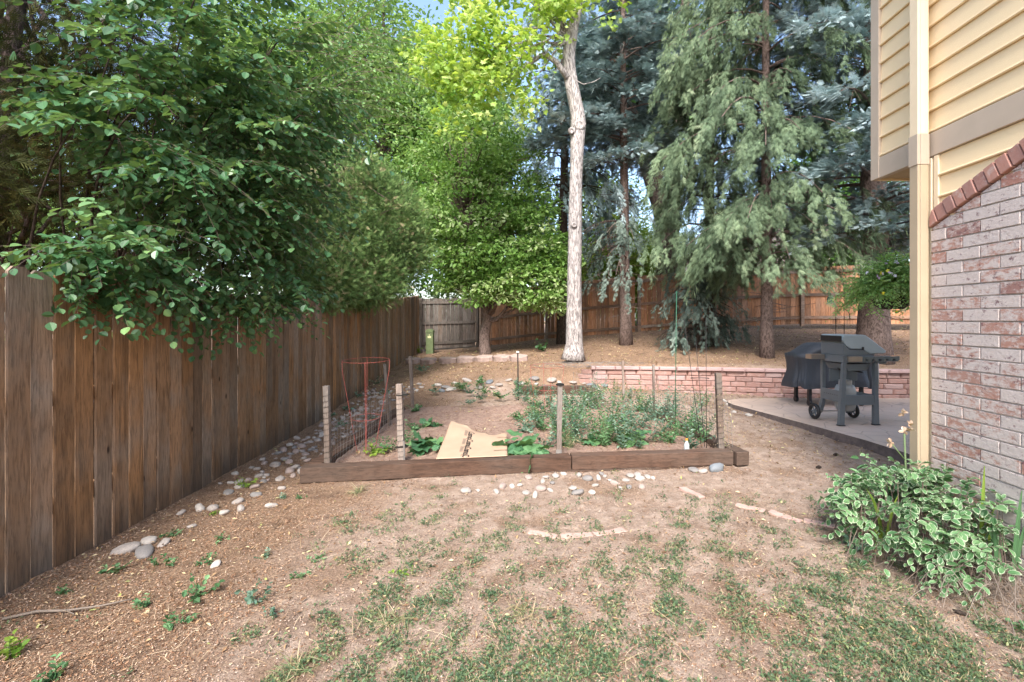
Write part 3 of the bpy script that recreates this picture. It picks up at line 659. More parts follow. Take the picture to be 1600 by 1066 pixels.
for _ in range(4000):
    if cnt >= 250: break
    Y = rg.uniform(4.3, 9.5); X = rg.uniform(fence_x(Y)+.12, -2.18)
    if Y < 4.7 and X > -2.35: continue
    if Y < 5.0 and rg.uniform() < .45: continue
    s = rg.uniform(.020, .050)*1.0
    if any((X-a)**2+(Y-b)**2 < (.72*(s+c))**2 for a, b, c in placed): continue
    placed.append((X, Y, s)); rock(X, Y, kinds[int(rg.integers(10))], s, '*'+zones[0 if Y < 5.2 else (1 if Y < 6.6 else 2)], 'river rocks along the fence', rg=rg, sink=rg.uniform(.2, .45)); cnt += 1
# sparse ones further forward along the fence
for px, py, s, k in [(333, 796, .05, 'A'), (350, 803, .045, 'E'), (372, 786, .05, 'A'), (376, 797, .045, 'A'), (357, 771, .04, 'C'), (400, 775, .04, 'C'), (398, 762, .04, 'B'), (424, 792, .045, 'E'), (312, 797, .05, 'E'), (283, 803, .04, 'A'), (405, 745, .04, 'A'), (388, 752, .035, 'B'), (440, 765, .04, 'A'), (300, 824, .035, 'A'), (453, 738, .05, 'B'), (430, 728, .05, 'A')]:
    x, y, z = base(px, py); rock(x, y, k, s, '*river rock alone in the mulch by the fence, nearer than the bed', 'scattered rocks by the fence', rg=rg, sink=.3)
for px, py, s, k, lb in [(196, 862, .075, 'A', 'large pale rock nearest the fence in the group of four foreground rocks'), (226, 865, .072, 'C', 'flat grey rock at the front of the group of four foreground rocks'), (232, 847, .05, 'E', 'small whitish rock at the back of the group of four foreground rocks'), (256, 851, .055, 'A', 'pale flat rock on the right of the group of four foreground rocks'), (337, 884, .035, 'E', 'small white rock alone in the mulch beside a young leafy weed')]:
    x, y, z = base(px, py); rock(x, y, k, s, lb, None, rg=rg, sink=.3, flat=.4)

pb = [(728, 769), (747, 768), (776, 771), (800, 762), (826, 748), (848, 754), (863, 756), (868, 746), (880, 742), (822, 772), (836, 776), (845, 766), (905, 745), (918, 750), (930, 760), (935, 749), (945, 746), (953, 752), (960, 757), (978, 752), (983, 763), (996, 744), (1000, 750), (1012, 747), (1020, 749), (1003, 763), (985, 745), (902, 772), (895, 765), (925, 771), (860, 768), (812, 760), (785, 762), (852, 748), (940, 742), (970, 765)]
for i, (px, py) in enumerate(pb):
    x, y, z = base(px, py); rock(x, y, 'AEAEBAC'[i % 7], rg.uniform(.028, .05), '*pebble on the dirt before the '+('left timber' if px < 890 else ('timber joint' if px < 950 else 'right timber')), 'pebbles in front of the garden bed', rg=rg, sink=.25)
for px, py, s, k, a, lb in [(1084, 737, .055, 'C', .8, 'dark brown rock leaning on the pale one at the right end of the bed'), (1098, 739, .05, 'A', .85, 'pale round rock between the two dark ones at the right end of the bed'), (1119, 736, .085, 'D', .5, 'long flat dark grey stone at the right end of the garden bed')]:
    x, y, z = base(px, py); o = rock(x, y, k, s, lb, None, rg=rg, sink=.1, flat=.42, asp=a); o.rotation_euler = (0, 0, .1)
lab = 'smooth stone in the row of stones along the far end of the bed'
for i, (px, py) in enumerate([(684, 600), (697, 603), (712, 597), (730, 593), (748, 593), (765, 595), (780, 600), (795, 592), (690, 609), (705, 607), (812, 598), (835, 590), (838, 598), (862, 592), (875, 598), (850, 602), (895, 596), (912, 598), (925, 602), (905, 605), (935, 606), (820, 604), (880, 606), (748, 604), (770, 604), (945, 600)]):
    x, y, z = base(px, py+3); rock(x, y, 'ECEAEDAADE'[i % 10], rg.uniform(.06, .11), '*stone in the row at the far end of the bed'+(', left part' if px < 760 else (', middle part' if px < 860 else ', right part')), 'row of stones behind the bed', rg=rg, sink=.3, flat=.4)
for px, py, s in [(1147, 645, .05), (1170, 650, .06), (1137, 633, .05), (1133, 628, .05)]:
    x, y, z = base(px, py); rock(x, y, 'E', s, 'white stone lying on the dirt beside the far corner of the patio', 'white stones by the patio corner', rg=rg)
# half buried pavers in the lawn
M['paver'] = plain('pink_paver', (.44, .29, .245), .9, noise=.15, scale=10, bump=.6)
pv = [((1065, 764), (1098, 778)), ((1150, 790), (1195, 800)), ((1202, 801), (1252, 815)), ((1256, 815), (1335, 832)), ((826, 832), (870, 840)), ((876, 841), (925, 836)), ((930, 836), (975, 828))]
for i, (a, b) in enumerate(pv):
    A = Vector(base(*a)); B = Vector(base(*b)); L = (B-A).length; f = FM(); rr_ = rs(i+200); n = 8; xs = np.linspace(0, L, n)
    pr = [(x, -.032+rr_.normal(0, .004)) for x in xs]+[(x, .032+rr_.normal(0, .004)) for x in xs[::-1]]
    f.prism(pr, 'z', -.05, .006 if i < 4 else .003); o = f.build('paver', M['paver'], bevel=.004); c = (A+B)/2
    o.location = (A.x, A.y, Hp(c.x, c.y)+.006); o.rotation_euler = (0, 0, math.atan2(B.y-A.y, B.x-A.x))
    tag(o, ['first', 'second', 'third', 'last and longest', 'left', 'middle', 'right'][i]+(' pink paver of the line crossing the dirt to the variegated plant' if i < 4 else ' half buried pink paver in the worn lawn in front of the pebbles'), 'paver', 'pavers leading to the plant bed' if i < 4 else 'pavers in the worn lawn')

# ------------------------------------------------------------------ garden stakes, cages, netting
def stake(label, px, pt, Y, w_, mat, name='garden_stake', px2=None, tie=None, wrap=False, cap=None, pb=None, group=None):
    """square or round stake; px at top, px2 at foot, pt top pixel row"""
    x0, _, zt = at(px, pt, Y); x1 = at(px2 if px2 is not None else px, 0, Y)[0]; zb = BH(x1, Y)-.1
    root = tag(empty(name, (x1, Y, zb+.1)), label, 'stake', group); f = FM(); n = 10; h = w_/2; V = []; rg = rs(int(px*3))
    for i in range(n):
        t_ = i/(n-1); x = x1+(x0-x1)*t_-x1; z = (zt-zb)*t_-.1
        V += [(x-h+rg.normal(0, .001), -h, z), (x+h+rg.normal(0, .001), -h, z), (x+h, h, z), (x-h, h, z)]
    F = [(i*4+k, i*4+(k+1) % 4, i*4+4+(k+1) % 4, i*4+4+k) for i in range(n-1) for k in range(4)]+[(3, 2, 1, 0), (4*n-4, 4*n-3, 4*n-2, 4*n-1)]
    f.add(V, F, rg.uniform()); f.build('shaft', mat, root, bevel=.002)
    H_ = zt-zb-.1
    if wrap:
        fw = FM(); a = np.linspace(0, 2*np.pi*13, 200); zz = np.linspace(.02, H_*.9, 200)
        fw.tube(np.stack([np.sign(np.cos(a))*abs(np.cos(a))**.5*(h+.006)+(x0-x1)*zz/H_, np.sign(np.sin(a))*abs(np.sin(a))**.5*(h+.006), zz], 1), .0016, 4); fw.build('wire_wrap', M['iron'], root)
    for t_ in (tie or []):
        ft = FM(); ft.box(-h-.02, h+.03, -h-.006, h+.006, H_*t_-.006, H_*t_+.006); ft.build('tie', M['iron'], root)
    if cap:
        fc = FM(); fc.lathe([(.001, 0), (h+.018, 0), (h+.018, .012), (h*.8, .022), (.001, .024)], 12, (x0-x1, 0, H_)); fc.build('cap', cap, root)
    return root
stake('weathered square stake wrapped in wire at the left front corner of the bed', 510, 603, 4.62, .052, M['stake'], px2=513, wrap=True)
s_ = stake('brown stake with black ties and a wire wrap, behind the middle of the left timber', 624, 600, 4.85, .058, M['stake'], px2=628, wrap=True, tie=(.2, .86))
f = FM(); f.tube([(.035, -.03, -.02), (.030, -.035, .22)], .009, 8); f.build('metal_pipe', M['wire'], s_)
stake('thin leaning pale stake standing behind the red cage by the fence', 601, 569, 6.4, .032, M['stake'], px2=609)
stake('slim whitish stake at the left back of the bed near the edging stones', 641, 557, 7.7, .045, M['stake'], px2=645)
stake('thin dark rod with a white tip in front of the last edging stone', 809, 551, 8.1, .02, M['iron'], px2=810, cap=M['litgrey'])
s_ = stake('square brown stake with a flat dark cap at the joint of the front timbers', 875, 602, 4.98, .052, M['stake'], px2=873, cap=M['iron'])
f = FM(); f.box(-.03, .03, -.034, -.028, -.02, .10); f.tube([(.0, -.03, -.03), (.005, -.04, .06)], .009, 8); f.build('metal_clip', M['wire'], s_)
stake('left one of two thin grey stakes at the far side of the bed', 973, 564, 7.5, .032, M['stake'], px2=975)
stake('right one of two thin grey stakes at the far side of the bed', 1021, 570, 7.3, .034, M['stake'], px2=1022)
s_ = stake('grey stake overgrown with a dry vine at the right front corner of the bed', 1122, 583, 5.12, .058, M['stake'], px2=1127, wrap=True)
fl_, fs_ = FM(), FM(); rg = rs(5); st = rg.uniform(-.05, .05, (60, 3)); st[:, 2] = rg.uniform(.05, .75, 60)
twigs(rg, fl_, fs_, st, unit(rg, 60), rg.uniform(.05, .14, 60), 4, .022, KITE, .6, tr=.0012)
M['dry'] = leafm('dry_leaf', [(0, (.30, .22, .12)), (.5, (.42, .33, .20)), (1, (.16, .19, .09))], .2)
fl_.build('dry_vine', M['dry'], s_); fs_.build('vine_stems', M['twig_dead'], s_)
# tall rods
def rod(label, pts, r, mat, name='garden_rod', cat='rod'):
    o = np.array(pts[0]); f = FM(); f.tube(np.array(pts)-o, r, 7); q = f.build(name, mat, smooth=True); q.location = tuple(o); return tag(q, label, cat)
x, y, z = 1.75, 5.95, BH(1.75, 5.95)
rod('tall thin green rod standing in the right part of the garden bed', [(x-.02, 5.95, z-.1), (x, 5.95, at(1058, 455, 5.95)[2])], .0048, M['greenrod'])
# black inverted cage
def cage(label, c, z0, tops, foots, rings, mat, name='tomato_cage', r=.003):
    root = tag(empty(name, (c[0], c[1], z0)), label, 'plant cage'); o = np.array([c[0], c[1], z0])
    for a, b in zip(tops, foots):
        f = FM(); f.tube([np.array(b)-o, np.array(a)-o], r, 6); f.build('leg', mat, root, smooth=True)
    for (rx, zz) in rings:
        f = FM(); a = np.linspace(0, 2*np.pi, 40); f.tube(np.stack([rx[0]+np.cos(a)*rx[1], np.sin(a)*rx[1]*rx[2], zz+0*a], 1), r, 6, cap=False); f.build('ring', mat, root, smooth=True)
    return root
zb = BH(1.9, 5.2)
cage('black wire cage of three rods with a square ring by the right front stake', (1.86, 5.25), zb, [at(1069, 500, 5.2), at(1087, 530, 5.35), at(1103, 497, 5.2)], [at(1096, 700, 5.2), at(1101, 698, 5.35), at(1104, 700, 5.2)], [((-.06, .1, .7), at(0, 592, 5.2)[2]-zb)], M['iron'])
Y = 5.2; zb = BH(-1.9, Y); cx = at(572, 0, Y)[0]; zt = at(0, 563, Y)[2]
def conecage(label, cx, cy, zt, zb, rt, rb, mat, nr, phase, name='tomato_cage'):
    ang = phase+np.arange(4)*np.pi/2; sh = .78*(zt-zb)
    root = cage(label, (cx, cy), zb, [], [], [], mat, name)
    for a in ang:
        d = np.array([math.cos(a), math.sin(a), 0]); f = FM(); f.tube([d*rt+(0, 0, zt-zb), d*rt*.98+(0, 0, zt-zb-.12), d*rb+(0, 0, .0), d*rb*.8+(0, 0, -.12)], .0028, 6); f.build('leg', mat, root, smooth=True)
    for t_ in nr:
        rr_ = rb+(rt-rb)*t_; a = np.linspace(0, 2*np.pi, 44); f = FM(); f.tube(np.stack([np.cos(a)*rr_, np.sin(a)*rr_, (zt-zb)*t_+.01*np.sin(a)], 1), .0024, 6, cap=False); f.build('ring', mat, root, smooth=True)
conecage('bright red wire tomato cage by the left fence, its wide ring standing above the bed', cx, Y, zt, zb, .245, .09, M['redrod'], (1., .38), .3)
conecage('low red wire cage behind the flat capped stake, amid the weeds', at(855, 0, 7.)[0], 7.0, at(0, 572, 7)[2], BH(0, 7), .25, .16, M['redrod'], (1., .55), .2)
# wire netting round the bed
def netting(label, a, b, za, zb_, h, cell=.065, r=.0021, sagx=0.):
    a = np.array(a, float); b = np.array(b, float); L = np.linalg.norm(b-a); root = tag(empty('wire_netting', (a[0], a[1], za)), label, 'netting'); f = FM(); rg = rs(int(L*1000))
    o = np.array([a[0], a[1], za]); n = int(L/cell); d = (b-a)/L; wob = lambda s, z: .02*math.sin(s*7+z*3)
    for i in range(n+1):
        s = L*i/n; zz = np.linspace(0, h, 5); g = za+(zb_-za)*i/n
        f.tube([(a[0]+d[0]*s-d[1]*wob(s, z)-o[0]+rg.normal(0, .003), a[1]+d[1]*s+d[0]*wob(s, z)-o[1], g+z-o[2]) for z in zz], r, 3, cap=False)
    for k in range(int(h/cell)+1):
        z = k*cell; ss = np.linspace(0, L, 12)
        f.tube([(a[0]+d[0]*s-d[1]*wob(s, z)-o[0], a[1]+d[1]*s+d[0]*wob(s, z)-o[1], za+(zb_-za)*s/L+z+rg.normal(0, .003)-o[2]) for s in ss], r, 3, cap=False)
    me = f.mesh('mesh'); q = link('mesh', me, M['wire'], root); return root
netting('fine wire netting along the right side of the garden bed', (2.12, 5.15), (1.75, 7.4), .1, .12, .55)
netting('fine wire netting along the far right end of the garden bed', (1.75, 7.4), (.6, 7.8), .12, .2, .48)
netting('fine wire netting beside the left side timber and the fence rocks', (-2.0, 4.7), (-1.95, 6.4), .1, .1, .45)
f = FM(); rg = rs(99)
for i in range(70):
    x = rg.uniform(0, 1.9); a_ = rg.uniform(0, 6.28); y0 = rg.normal(0, .07); z0 = abs(rg.normal(0, .04)); th = np.linspace(0, 4, 9)+a_
    f.tube(np.stack([x+np.linspace(0, rg.uniform(.1, .5), 9), y0+.06*np.cos(th), .05+z0*0+.05*np.sin(th)], 1), .0022, 3, cap=False)
o = f.build('rolled_netting', M['wire']); o.location = (-.12, 9.55, Hp(.6, 9.75)+.0); tag(o, 'loose roll of grey wire netting on the dirt before the big pale trunk', 'netting')
# small plastic bottle by the bed corner
x, y, z = at(1080, 697, 5.0); z = .15
root = tag(empty('bottle', (x, 5.15, .09)), 'small clear plastic bottle with an orange cap in the soil behind the right timber', 'bottle')
M['clearp'] = plain('cloudy_plastic', (.45, .50, .50), .2, noise=.2, scale=40); M['orange'] = plain('orange_plastic', (.6, .25, .04), .4)
f = FM(); f.lathe([(.02, 0), (.028, .01), (.028, .09), (.012, .12), (.012, .13)], 14); f.build('body', M['clearp'], root, smooth=True)
f = FM(); f.lathe([(.015, .131), (.015, .15), (.012, .153)], 12); f.build('cap', M['orange'], root)

# ------------------------------------------------------------------ cardboard sheet with its print
t = NT('cardboard'); p = t.n('ShaderNodeTexCoord').outputs['Object']; a = t.noise(p, 6, 4); b = t.noise(t.mapv(p, (4, 90, 4)), 1, 3)
t.set(Base_Color=t.mix(a, t.mix(b, (.34, .225, .15), (.41, .275, .185)), (.46, .325, .23)), Roughness=.8); M['card'] = t.m
M['ink'] = plain('black_ink', (.02, .018, .018), .7); M['inkgrey'] = plain('grey_ink', (.16, .125, .10), .7)
cb = tag(empty('cardboard_sheet', (-.8, 5.0, .15)), 'flattened tan cardboard sheet with black print lying in the bed behind the left timber', 'cardboard')
# corners seen in the photo: near edge on the timber, far edge on the soil; local u across, w away
C00, C10, C11, C01 = [np.array(v) for v in [(-.985, 4.68, .156), (-.29, 4.78, .158), (-.355, 5.72, .17), (-1.075, 6.02, .21)]]
def cz(u, w_): return .014*math.sin(9*w_+u*3)*(w_) + .03*w_*math.cos(5*u) + .05*max(0, u-.8)*(1 if w_ > .6 else 0)*w_*6*max(0, w_-.62) + .028*sstep(.9, 1., w_)*abs(math.sin(7*u)) - .006
def cpt(u, w_, e=0.):
    q = C00*(1-u)*(1-w_)+C10*u*(1-w_)+C11*u*w_+C01*(1-u)*w_; w_c = min(max(w_, 0), 1)
    return (q[0]+.8, q[1]-5.0, q[2]-.15+.01+cz(u, w_c)*1.0+e)
nu, nv = 30, 36; f = FM(); V = []; far = [1-.05*abs(math.sin(3.3*i/nu*math.pi))-.05*sstep(.15, .6, i/nu) for i in range(nu+1)]
for e in (0, -.004):
    for j in range(nv+1):
        for i in range(nu+1): V.append(cpt(i/nu, far[i]*j/nv, e))
rip = {(i, j) for i in range(23, nu) for j in (20,)} | {(i, 27) for i in range(25, nu)} | {(i, 8) for i in range(24, nu)}
m = (nu+1)*(nv+1); F = []
for j in range(nv):
    for i in range(nu):
        if (i, j) in rip: continue
        k = j*(nu+1)+i; F.append((k, k+1, k+nu+2, k+nu+1)); F.append((m+k, m+k+nu+1, m+k+nu+2, m+k+1))
for j in range(nv):
    k = j*(nu+1); F.append((k, k+nu+1, m+k+nu+1, m+k)); k += nu; F.append((k, m+k, m+k+nu+1, k+nu+1))
for i in range(nu): F.append((i, m+i, m+i+1, i+1)); k = nv*(nu+1)+i; F.append((k, k+1, m+k+1, m+k))
f.add(V, F, .5); f.build('sheet', M['card'], cb, smooth=True)
def printed(txt, u0, w0, size, name, mat, squash=1.):      # lettering runs along w (towards the camera), laid onto the sheet
    cu = bpy.data.curves.new('txt', 'FONT'); cu.body = txt; cu.size = 1; cu.space_character = .92; cu.offset = .018; cu.resolution_u = 3
    to = bpy.data.objects.new('txt', cu); col.objects.link(to); dg = bpy.context.evaluated_depsgraph_get(); me = bpy.data.meshes.new_from_object(to.evaluated_get(dg)); bpy.data.objects.remove(to)
    for v in me.vertices:
        X, Y_ = v.co.x, v.co.y; v.co = Vector(cpt(u0+Y_*size*1.35, w0-X*size*squash, .003))
    return link(name, me, mat, cb)
for k, w0 in enumerate((.80, .555, .31)):
    printed('Cosmo,', .36, w0, .105, 'print', M['ink'], .80)
    for q in range(4): printed('________', .345-.0125*q, w0, .05, 'print', M['inkgrey'], .86)
printed('C', .36, .07, .105, 'print', M['ink'], .88); printed('__', .345, .07, .05, 'print', M['inkgrey'], .86)

# ------------------------------------------------------------------ grill cart
M['gsteel'] = plain('grey_enamel', (.13, .15, .165), .42, .15, noise=.06, scale=8)
M['glid'] = plain('blue_grey_lid', (.34, .40, .43), .33, .1, noise=.06, scale=6)
M['gblack'] = plain('black_plastic', (.012, .012, .014), .5)
M['gstain'] = plain('stainless_shelf', (.42, .36, .31), .3, .8, noise=.08)
M['gglass'] = plain('glossy_shelf', (.16, .19, .21), .15, .5, noise=.05)
M['tank'] = plain('grey_tank', (.30, .31, .31), .4, noise=.05)
gr = tag(empty('grill_cart', (4.05, 6.29, .124), R(6)), 'grey steel grill on a wheeled cart standing on the patio, lid closed', 'grill')
def gb(f, n, m, bev=.004, par=None, smooth=False): return f.build(n, m, par or gr, bev, smooth)
lidp = [(-.01, 1.13), (-.004, 1.175), (.012, 1.195), (.037, 1.2), (.286, 1.2), (.325, 1.192), (.36, 1.17), (.614, .99), (.618, .965), (.585, .950), (.385, .950), (.33, .975), (.286, 1.01), (.275, 1.03), (.262, 1.012), (.115, 1.012), (.05, 1.05), (.02, 1.085)]
f = FM(); f.prism(lidp[::-1], 'y', 0, .43); gb(f, 'lid', M['glid'], .01)
f = FM(); f.box(-.018, -.006, .02, .41, 1.105, 1.185); gb(f, 'vent_strip', M['gblack'])
f = FM(); f.box(.26, .29, -.012, -.001, 1.0, 1.04); gb(f, 'hinge', M['gblack'])
f = FM(); f.prism([(.0, .93), (.46, .93), (.46, 1.0), (.28, 1.005), (.11, 1.005), (.045, 1.045), (.0, 1.095)], 'y', .008, .422); gb(f, 'firebox', M['gsteel'])
f = FM(); f.prism([(.0, .83), (.44, .83), (.44, .928), (0, .928)], 'y', .0, .43); gb(f, 'frame_top', M['gsteel'])
f = FM(); f.prism([(.04, .81), (.42, .81), (.37, .72), (.10, .72)], 'y', .04, .40); gb(f, 'burner_tray', M['gsteel'])
f = FM(); f.tube([(-.0, .1, .75), (.1, .12, .70), (.2, .2, .73), (.36, .1, .69)], .012, 8); gb(f, 'gas_hose', M['gblack'], 0, None, True)
def leg(p0, p1, wd, dp, y): 
    f = FM(); f.prism([(p0, 0), (p0+wd, 0), (p1+wd*.62, .829), (p1, .829)], 'y', y, y+dp); gb(f, 'leg', M['gsteel'])
leg(-.065, -.005, .075, .05, -.012); leg(.435, .44, .075, .05, -.012)
f = FM(); f.box(-.07, .02, -.02, .045, 0, .012); f.box(.43, .52, -.02, .045, 0, .012); gb(f, 'foot', M['gblack'], .003)
for x0 in (-.005, .44):
    f = FM(); pr = [(.385, .829), (.43, .829), (.43, .30), (.47, .17), (.52, .10), (.50, .06), (.44, .10), (.39, .25)]; f.prism([(a, b) for a, b in pr], 'x', x0, x0+.05); gb(f, 'rear_leg', M['gsteel'])
f = FM(); f.box(-.03, .505, -.005, .012, .27, .40); gb(f, 'lower_panel', M['gsteel'])
f = FM(); f.box(-.012, -.002, .04, .385, .30, .455); gb(f, 'side_panel', M['gsteel'])
f = FM()
for k in range(7): f.box(-.0135, -.0122, .09+k*.04, .108+k*.04, .385, .391)
gb(f, 'slots', M['gblack'], 0)
f = FM(); f.box(.0, .48, .015, .40, .385, .395); gb(f, 'bottom_shelf', M['gsteel'])
f = FM(); f.box(.03, .455, .30, .31, .55, .72); gb(f, 'cross_panel', M['gsteel'])
f = FM(); f.box(.055, .25, -.03, .43, .845, .915); gb(f, 'shelf_bracket', M['gstain'])
f = FM(); f.prism([(.2502, .845), (.76, .845), (.79, .865), (.79, .915), (.2502, .915)], 'y', -.03, .43); gb(f, 'front_shelf', M['gglass'], .008)
f = FM(); f.prism([(.50, .838), (.62, .80), (.70, .80), (.72, .838)], 'y', .1, .42); gb(f, 'drip_tray', M['gsteel'])
f = FM(); f.box(-.215, -.012, .33, .45, .855, .92); gb(f, 'rear_shelf', M['gstain'])
f = FM()
for xx in (.31, .40, .50, .6, .7): f.tube([(xx, -.045, .868), (xx, -.031, .868)], .012, 12)
gb(f, 'knob', M['gblack'], 0)
f = FM(); f.tube([(.475, -.035, .83), (.475, -.035, .52), (.478, -.045, .50), (.482, -.035, .52)], .006, 6); gb(f, 'hanging_tool', M['gstain'], 0, None, True)
for x0 in (-.085, .50):
    wr = empty('wheel', (x0, .44, .112)); wr.parent = gr
    f = FM(); a = np.linspace(0, 2*np.pi, 33)
    f.tube(np.stack([0*a, .088*np.cos(a), .088*np.sin(a)], 1), .024, 8, cap=False); f.build('tyre', M['gblack'], wr, smooth=True)
    f = FM(); f.tube([(-.022, 0, 0), (.022, 0, 0)], .022, 12)
    for k in range(6): q = k*np.pi/3; f.tube([(0, .015*math.cos(q), .015*math.sin(q)), (0, .085*math.cos(q), .085*math.sin(q))], .010, 6)
    f.build('rim', M['gsteel'], wr)
f = FM(); f.tube([(-.09, .44, .112), (.50, .44, .112)], .008, 8); gb(f, 'axle', M['gstain'], 0)
tk = tag(empty('propane_tank', (4.21, 6.50, .124)), 'pale grey propane tank hanging inside the cart of the grill', 'tank')
f = FM(); f.lathe([(.06, .16), (.10, .17), (.12, .21), (.13, .27), (.13, .42), (.12, .47), (.10, .51), (.04, .525)], 28); f.build('body', M['tank'], tk, smooth=True)
f = FM(); f.lathe([(.075, .50), (.08, .50), (.08, .58), (.07, .585), (.07, .51)], 20); f.build('collar', M['tank'], tk)

# covered grill behind it
cg = tag(empty('covered_grill', (4.86, 7.95, .124)), 'barbecue under a dark blue grey fabric cover, parked behind the grill cart', 'grill')
t = NT('cover_cloth'); p = t.pos(); n = t.noise(p, 90, 3); t.set(Base_Color=t.mix(n, (.022, .026, .034), (.045, .052, .064)), Roughness=.6); t.bump(t.noise(t.mapv(p, (9, 9, 3)), 1.3, 4, .6, 1.), .35, .03); M['cover'] = t.m
nu, lv = 96, 26; V = []; rg = rs(77); ph = rg.uniform(0, 6.28, 6)
def ztop(u): return .90+.12*sstep(.50, .22, abs(u+.05))
for l in range(lv+1):
    for k in range(nu):
        a = 2*np.pi*k/nu; ca, sa = math.cos(a), math.sin(a); u = .63*math.copysign(abs(ca)**.35, ca); w_ = .30*math.copysign(abs(sa)**.35, sa)
        if l <= 8:     # top, from the centre outwards
            s = l/8; uu, ww = u*s, w_*s; z = ztop(uu)-.05*s**4-.05*(abs(ww)/.3)**2*s
        else:          # skirt
            s = (l-8)/(lv-8); z0 = ztop(u)-.10; z = z0+(.30-z0)*s; fo = .028*s**.7*(math.sin(7*a+ph[0])+.6*math.sin(13*a+ph[1]+2*s)+.4*math.sin(23*a+ph[2]))+.02*s
            pinch = -.035*math.sin(math.pi*min(s*1.2, 1)); z += .02*s*math.sin(5*a+ph[3])
            uu = u*(1+(fo+pinch)/.63); ww = w_*(1+(fo+pinch)/.30)
        V.append((uu, ww, z))
F = [(l*nu+k, l*nu+(k+1) % nu, (l+1)*nu+(k+1) % nu, (l+1)*nu+k)[::-1] for l in range(lv) for k in range(nu)]
f = FM(); f.add(V, F); f.build('cover', M['cover'], cg, smooth=True)
for sx in (-.42, .42):
    for sy in (-.2, .2):
        f = FM(); f.box(sx-.025, sx+.025, sy-.025, sy+.025, .08, .36); f.build('leg', M['gblack'], cg)
        f = FM(); f.tube([(sx-.02, sy, .05), (sx+.02, sy, .05)], .05, 16); f.build('wheel', M['gblack'], cg)

# ------------------------------------------------------------------ shepherd hooks, bird feeder, pedestal, hanging basket
def hookrod(label, x, y, h, r, sgn):
    z = Hp(x, y); a = np.linspace(0, math.pi*1.12, 16); pts = [(0, 0, -.1), (0, 0, h-r)]+[(sgn*(r-r*math.cos(q)), 0, h-r+r*math.sin(q)) for q in a[1:]]+[(sgn*(2*r-.01), 0, h-1.35*r), (sgn*(2*r+.03), 0, h-1.45*r)]
    f = FM(); f.tube(pts, .008, 6); o = f.build('shepherd_hook', M['iron'], smooth=True); o.location = (x, y, z); tag(o, label, 'hook'); return z
x, y = at(1319, 0, 12.2)[0], 12.2; z = Hp(x, y)
hookrod('tall black shepherd hook holding a small lantern before the back fence', x, y, at(0, 441, 12.2)[2]-z, .19, -1)
hookrod('short black shepherd hook beside the taller one, before the back fence', at(1306, 0, 11.8)[0], 11.8, at(0, 483, 11.8)[2]-Hp(at(1306, 0, 11.8)[0], 11.8), .17, 1)
lx, lz = x-.36, at(0, 470, 12.2)[2]
fd = tag(empty('bird_feeder', (lx, 12.2, lz-.08)), 'small teal glass bird feeder hanging from the tall black hook', 'feeder')
M['teal'] = plain('teal_glass', (.02, .16, .17), .15)
f = FM(); f.lathe([(.03, .02), (.07, .03), (.075, .12), (.05, .18), (.02, .20)], 16); f.build('bottle', M['teal'], fd, smooth=True)
f = FM(); f.lathe([(.085, -.0), (.085, .02), (.02, .021)], 16); f.build('tray', M['wire'], fd)
f = FM(); f.lathe([(.03, .201), (.03, .25), (.005, .27), (.005, .34)], 10); f.build('hanger', M['iron'], fd)
M['olive'] = plain('olive_plastic', (.13, .17, .075), .6, noise=.2, scale=9)
x, y = at(672, 0, 15.0)[0], 15.0; z = Hp(x, y)
pdl = tag(empty('utility_pedestal', (x, y, z)), 'olive green utility post with a pale sticker in the far left corner', 'utility post')
f = FM(); f.box(-.115, .115, -.1, .1, -.1, .66); f.build('housing', M['olive'], pdl, .02)
f = FM(); f.prism([(-.13, .661), (.13, .661), (.11, .74), (.05, .78), (-.05, .78), (-.11, .74)], 'y', -.115, .115); f.build('lid', M['olive'], pdl, .01)
f = FM(); f.box(-.055, .055, -.106, -.1015, .50, .56); f.box(-.012, .012, -.106, -.1015, .575, .61); f.build('sticker', plain('pale_sticker', (.65, .62, .35), .5), pdl)

M['basketleaf'] = leafm('basket_leaf', [(0, (.14, .28, .07)), (.5, (.28, .50, .13)), (1, (.48, .62, .25))], .35)
M['petalw'] = plain('white_petal', (.75, .70, .78), .6); M['petalp'] = plain('mauve_petal', (.55, .36, .58), .6); M['petaly'] = plain('yellow_petal', (.75, .65, .04), .6)
bx, by, bz = 3.88, 5.2, 1.80
hbk = tag(empty('hanging_basket', (bx, by, bz)), 'hanging basket overflowing with green foliage and small white and mauve flowers by the downspout', 'hanging basket')
f = FM(); f.lathe([(.10, -.16), (.16, -.12), (.2, .0), (.2, .02), (.18, .02), (.14, -.1)], 24); f.build('bowl', plain('dark_coir', (.03, .022, .017), .9, bump=.5), hbk)
rg = rs(88); fl_, fs_ = FM(), FM(); n = 800
d = unit(rg, n); d[:, 2] = abs(d[:, 2])*1.2-.25; st = d*.10+np.array([0, 0, .06]); L_ = rg.uniform(.26, .54, n)
twigs(rg, fl_, fs_, st, d, L_, 18, .05, KITE, .36, wid=.9, tr=.0016)
fl_.build('foliage', M['basketleaf'], hbk); fs_.build('stems', plain('green_stem', (.09, .16, .05), .7), hbk)
PET = {'v': [(0, 0, 0)]+[(math.cos(q)*(1 if i % 2 else .62), math.sin(q)*(1 if i % 2 else .62), .1*(i % 2)) for i, q in enumerate(np.linspace(0, 2*np.pi, 10, endpoint=False))], 'f': [(0, i+1, (i+1) % 10+1) for i in range(10)]}
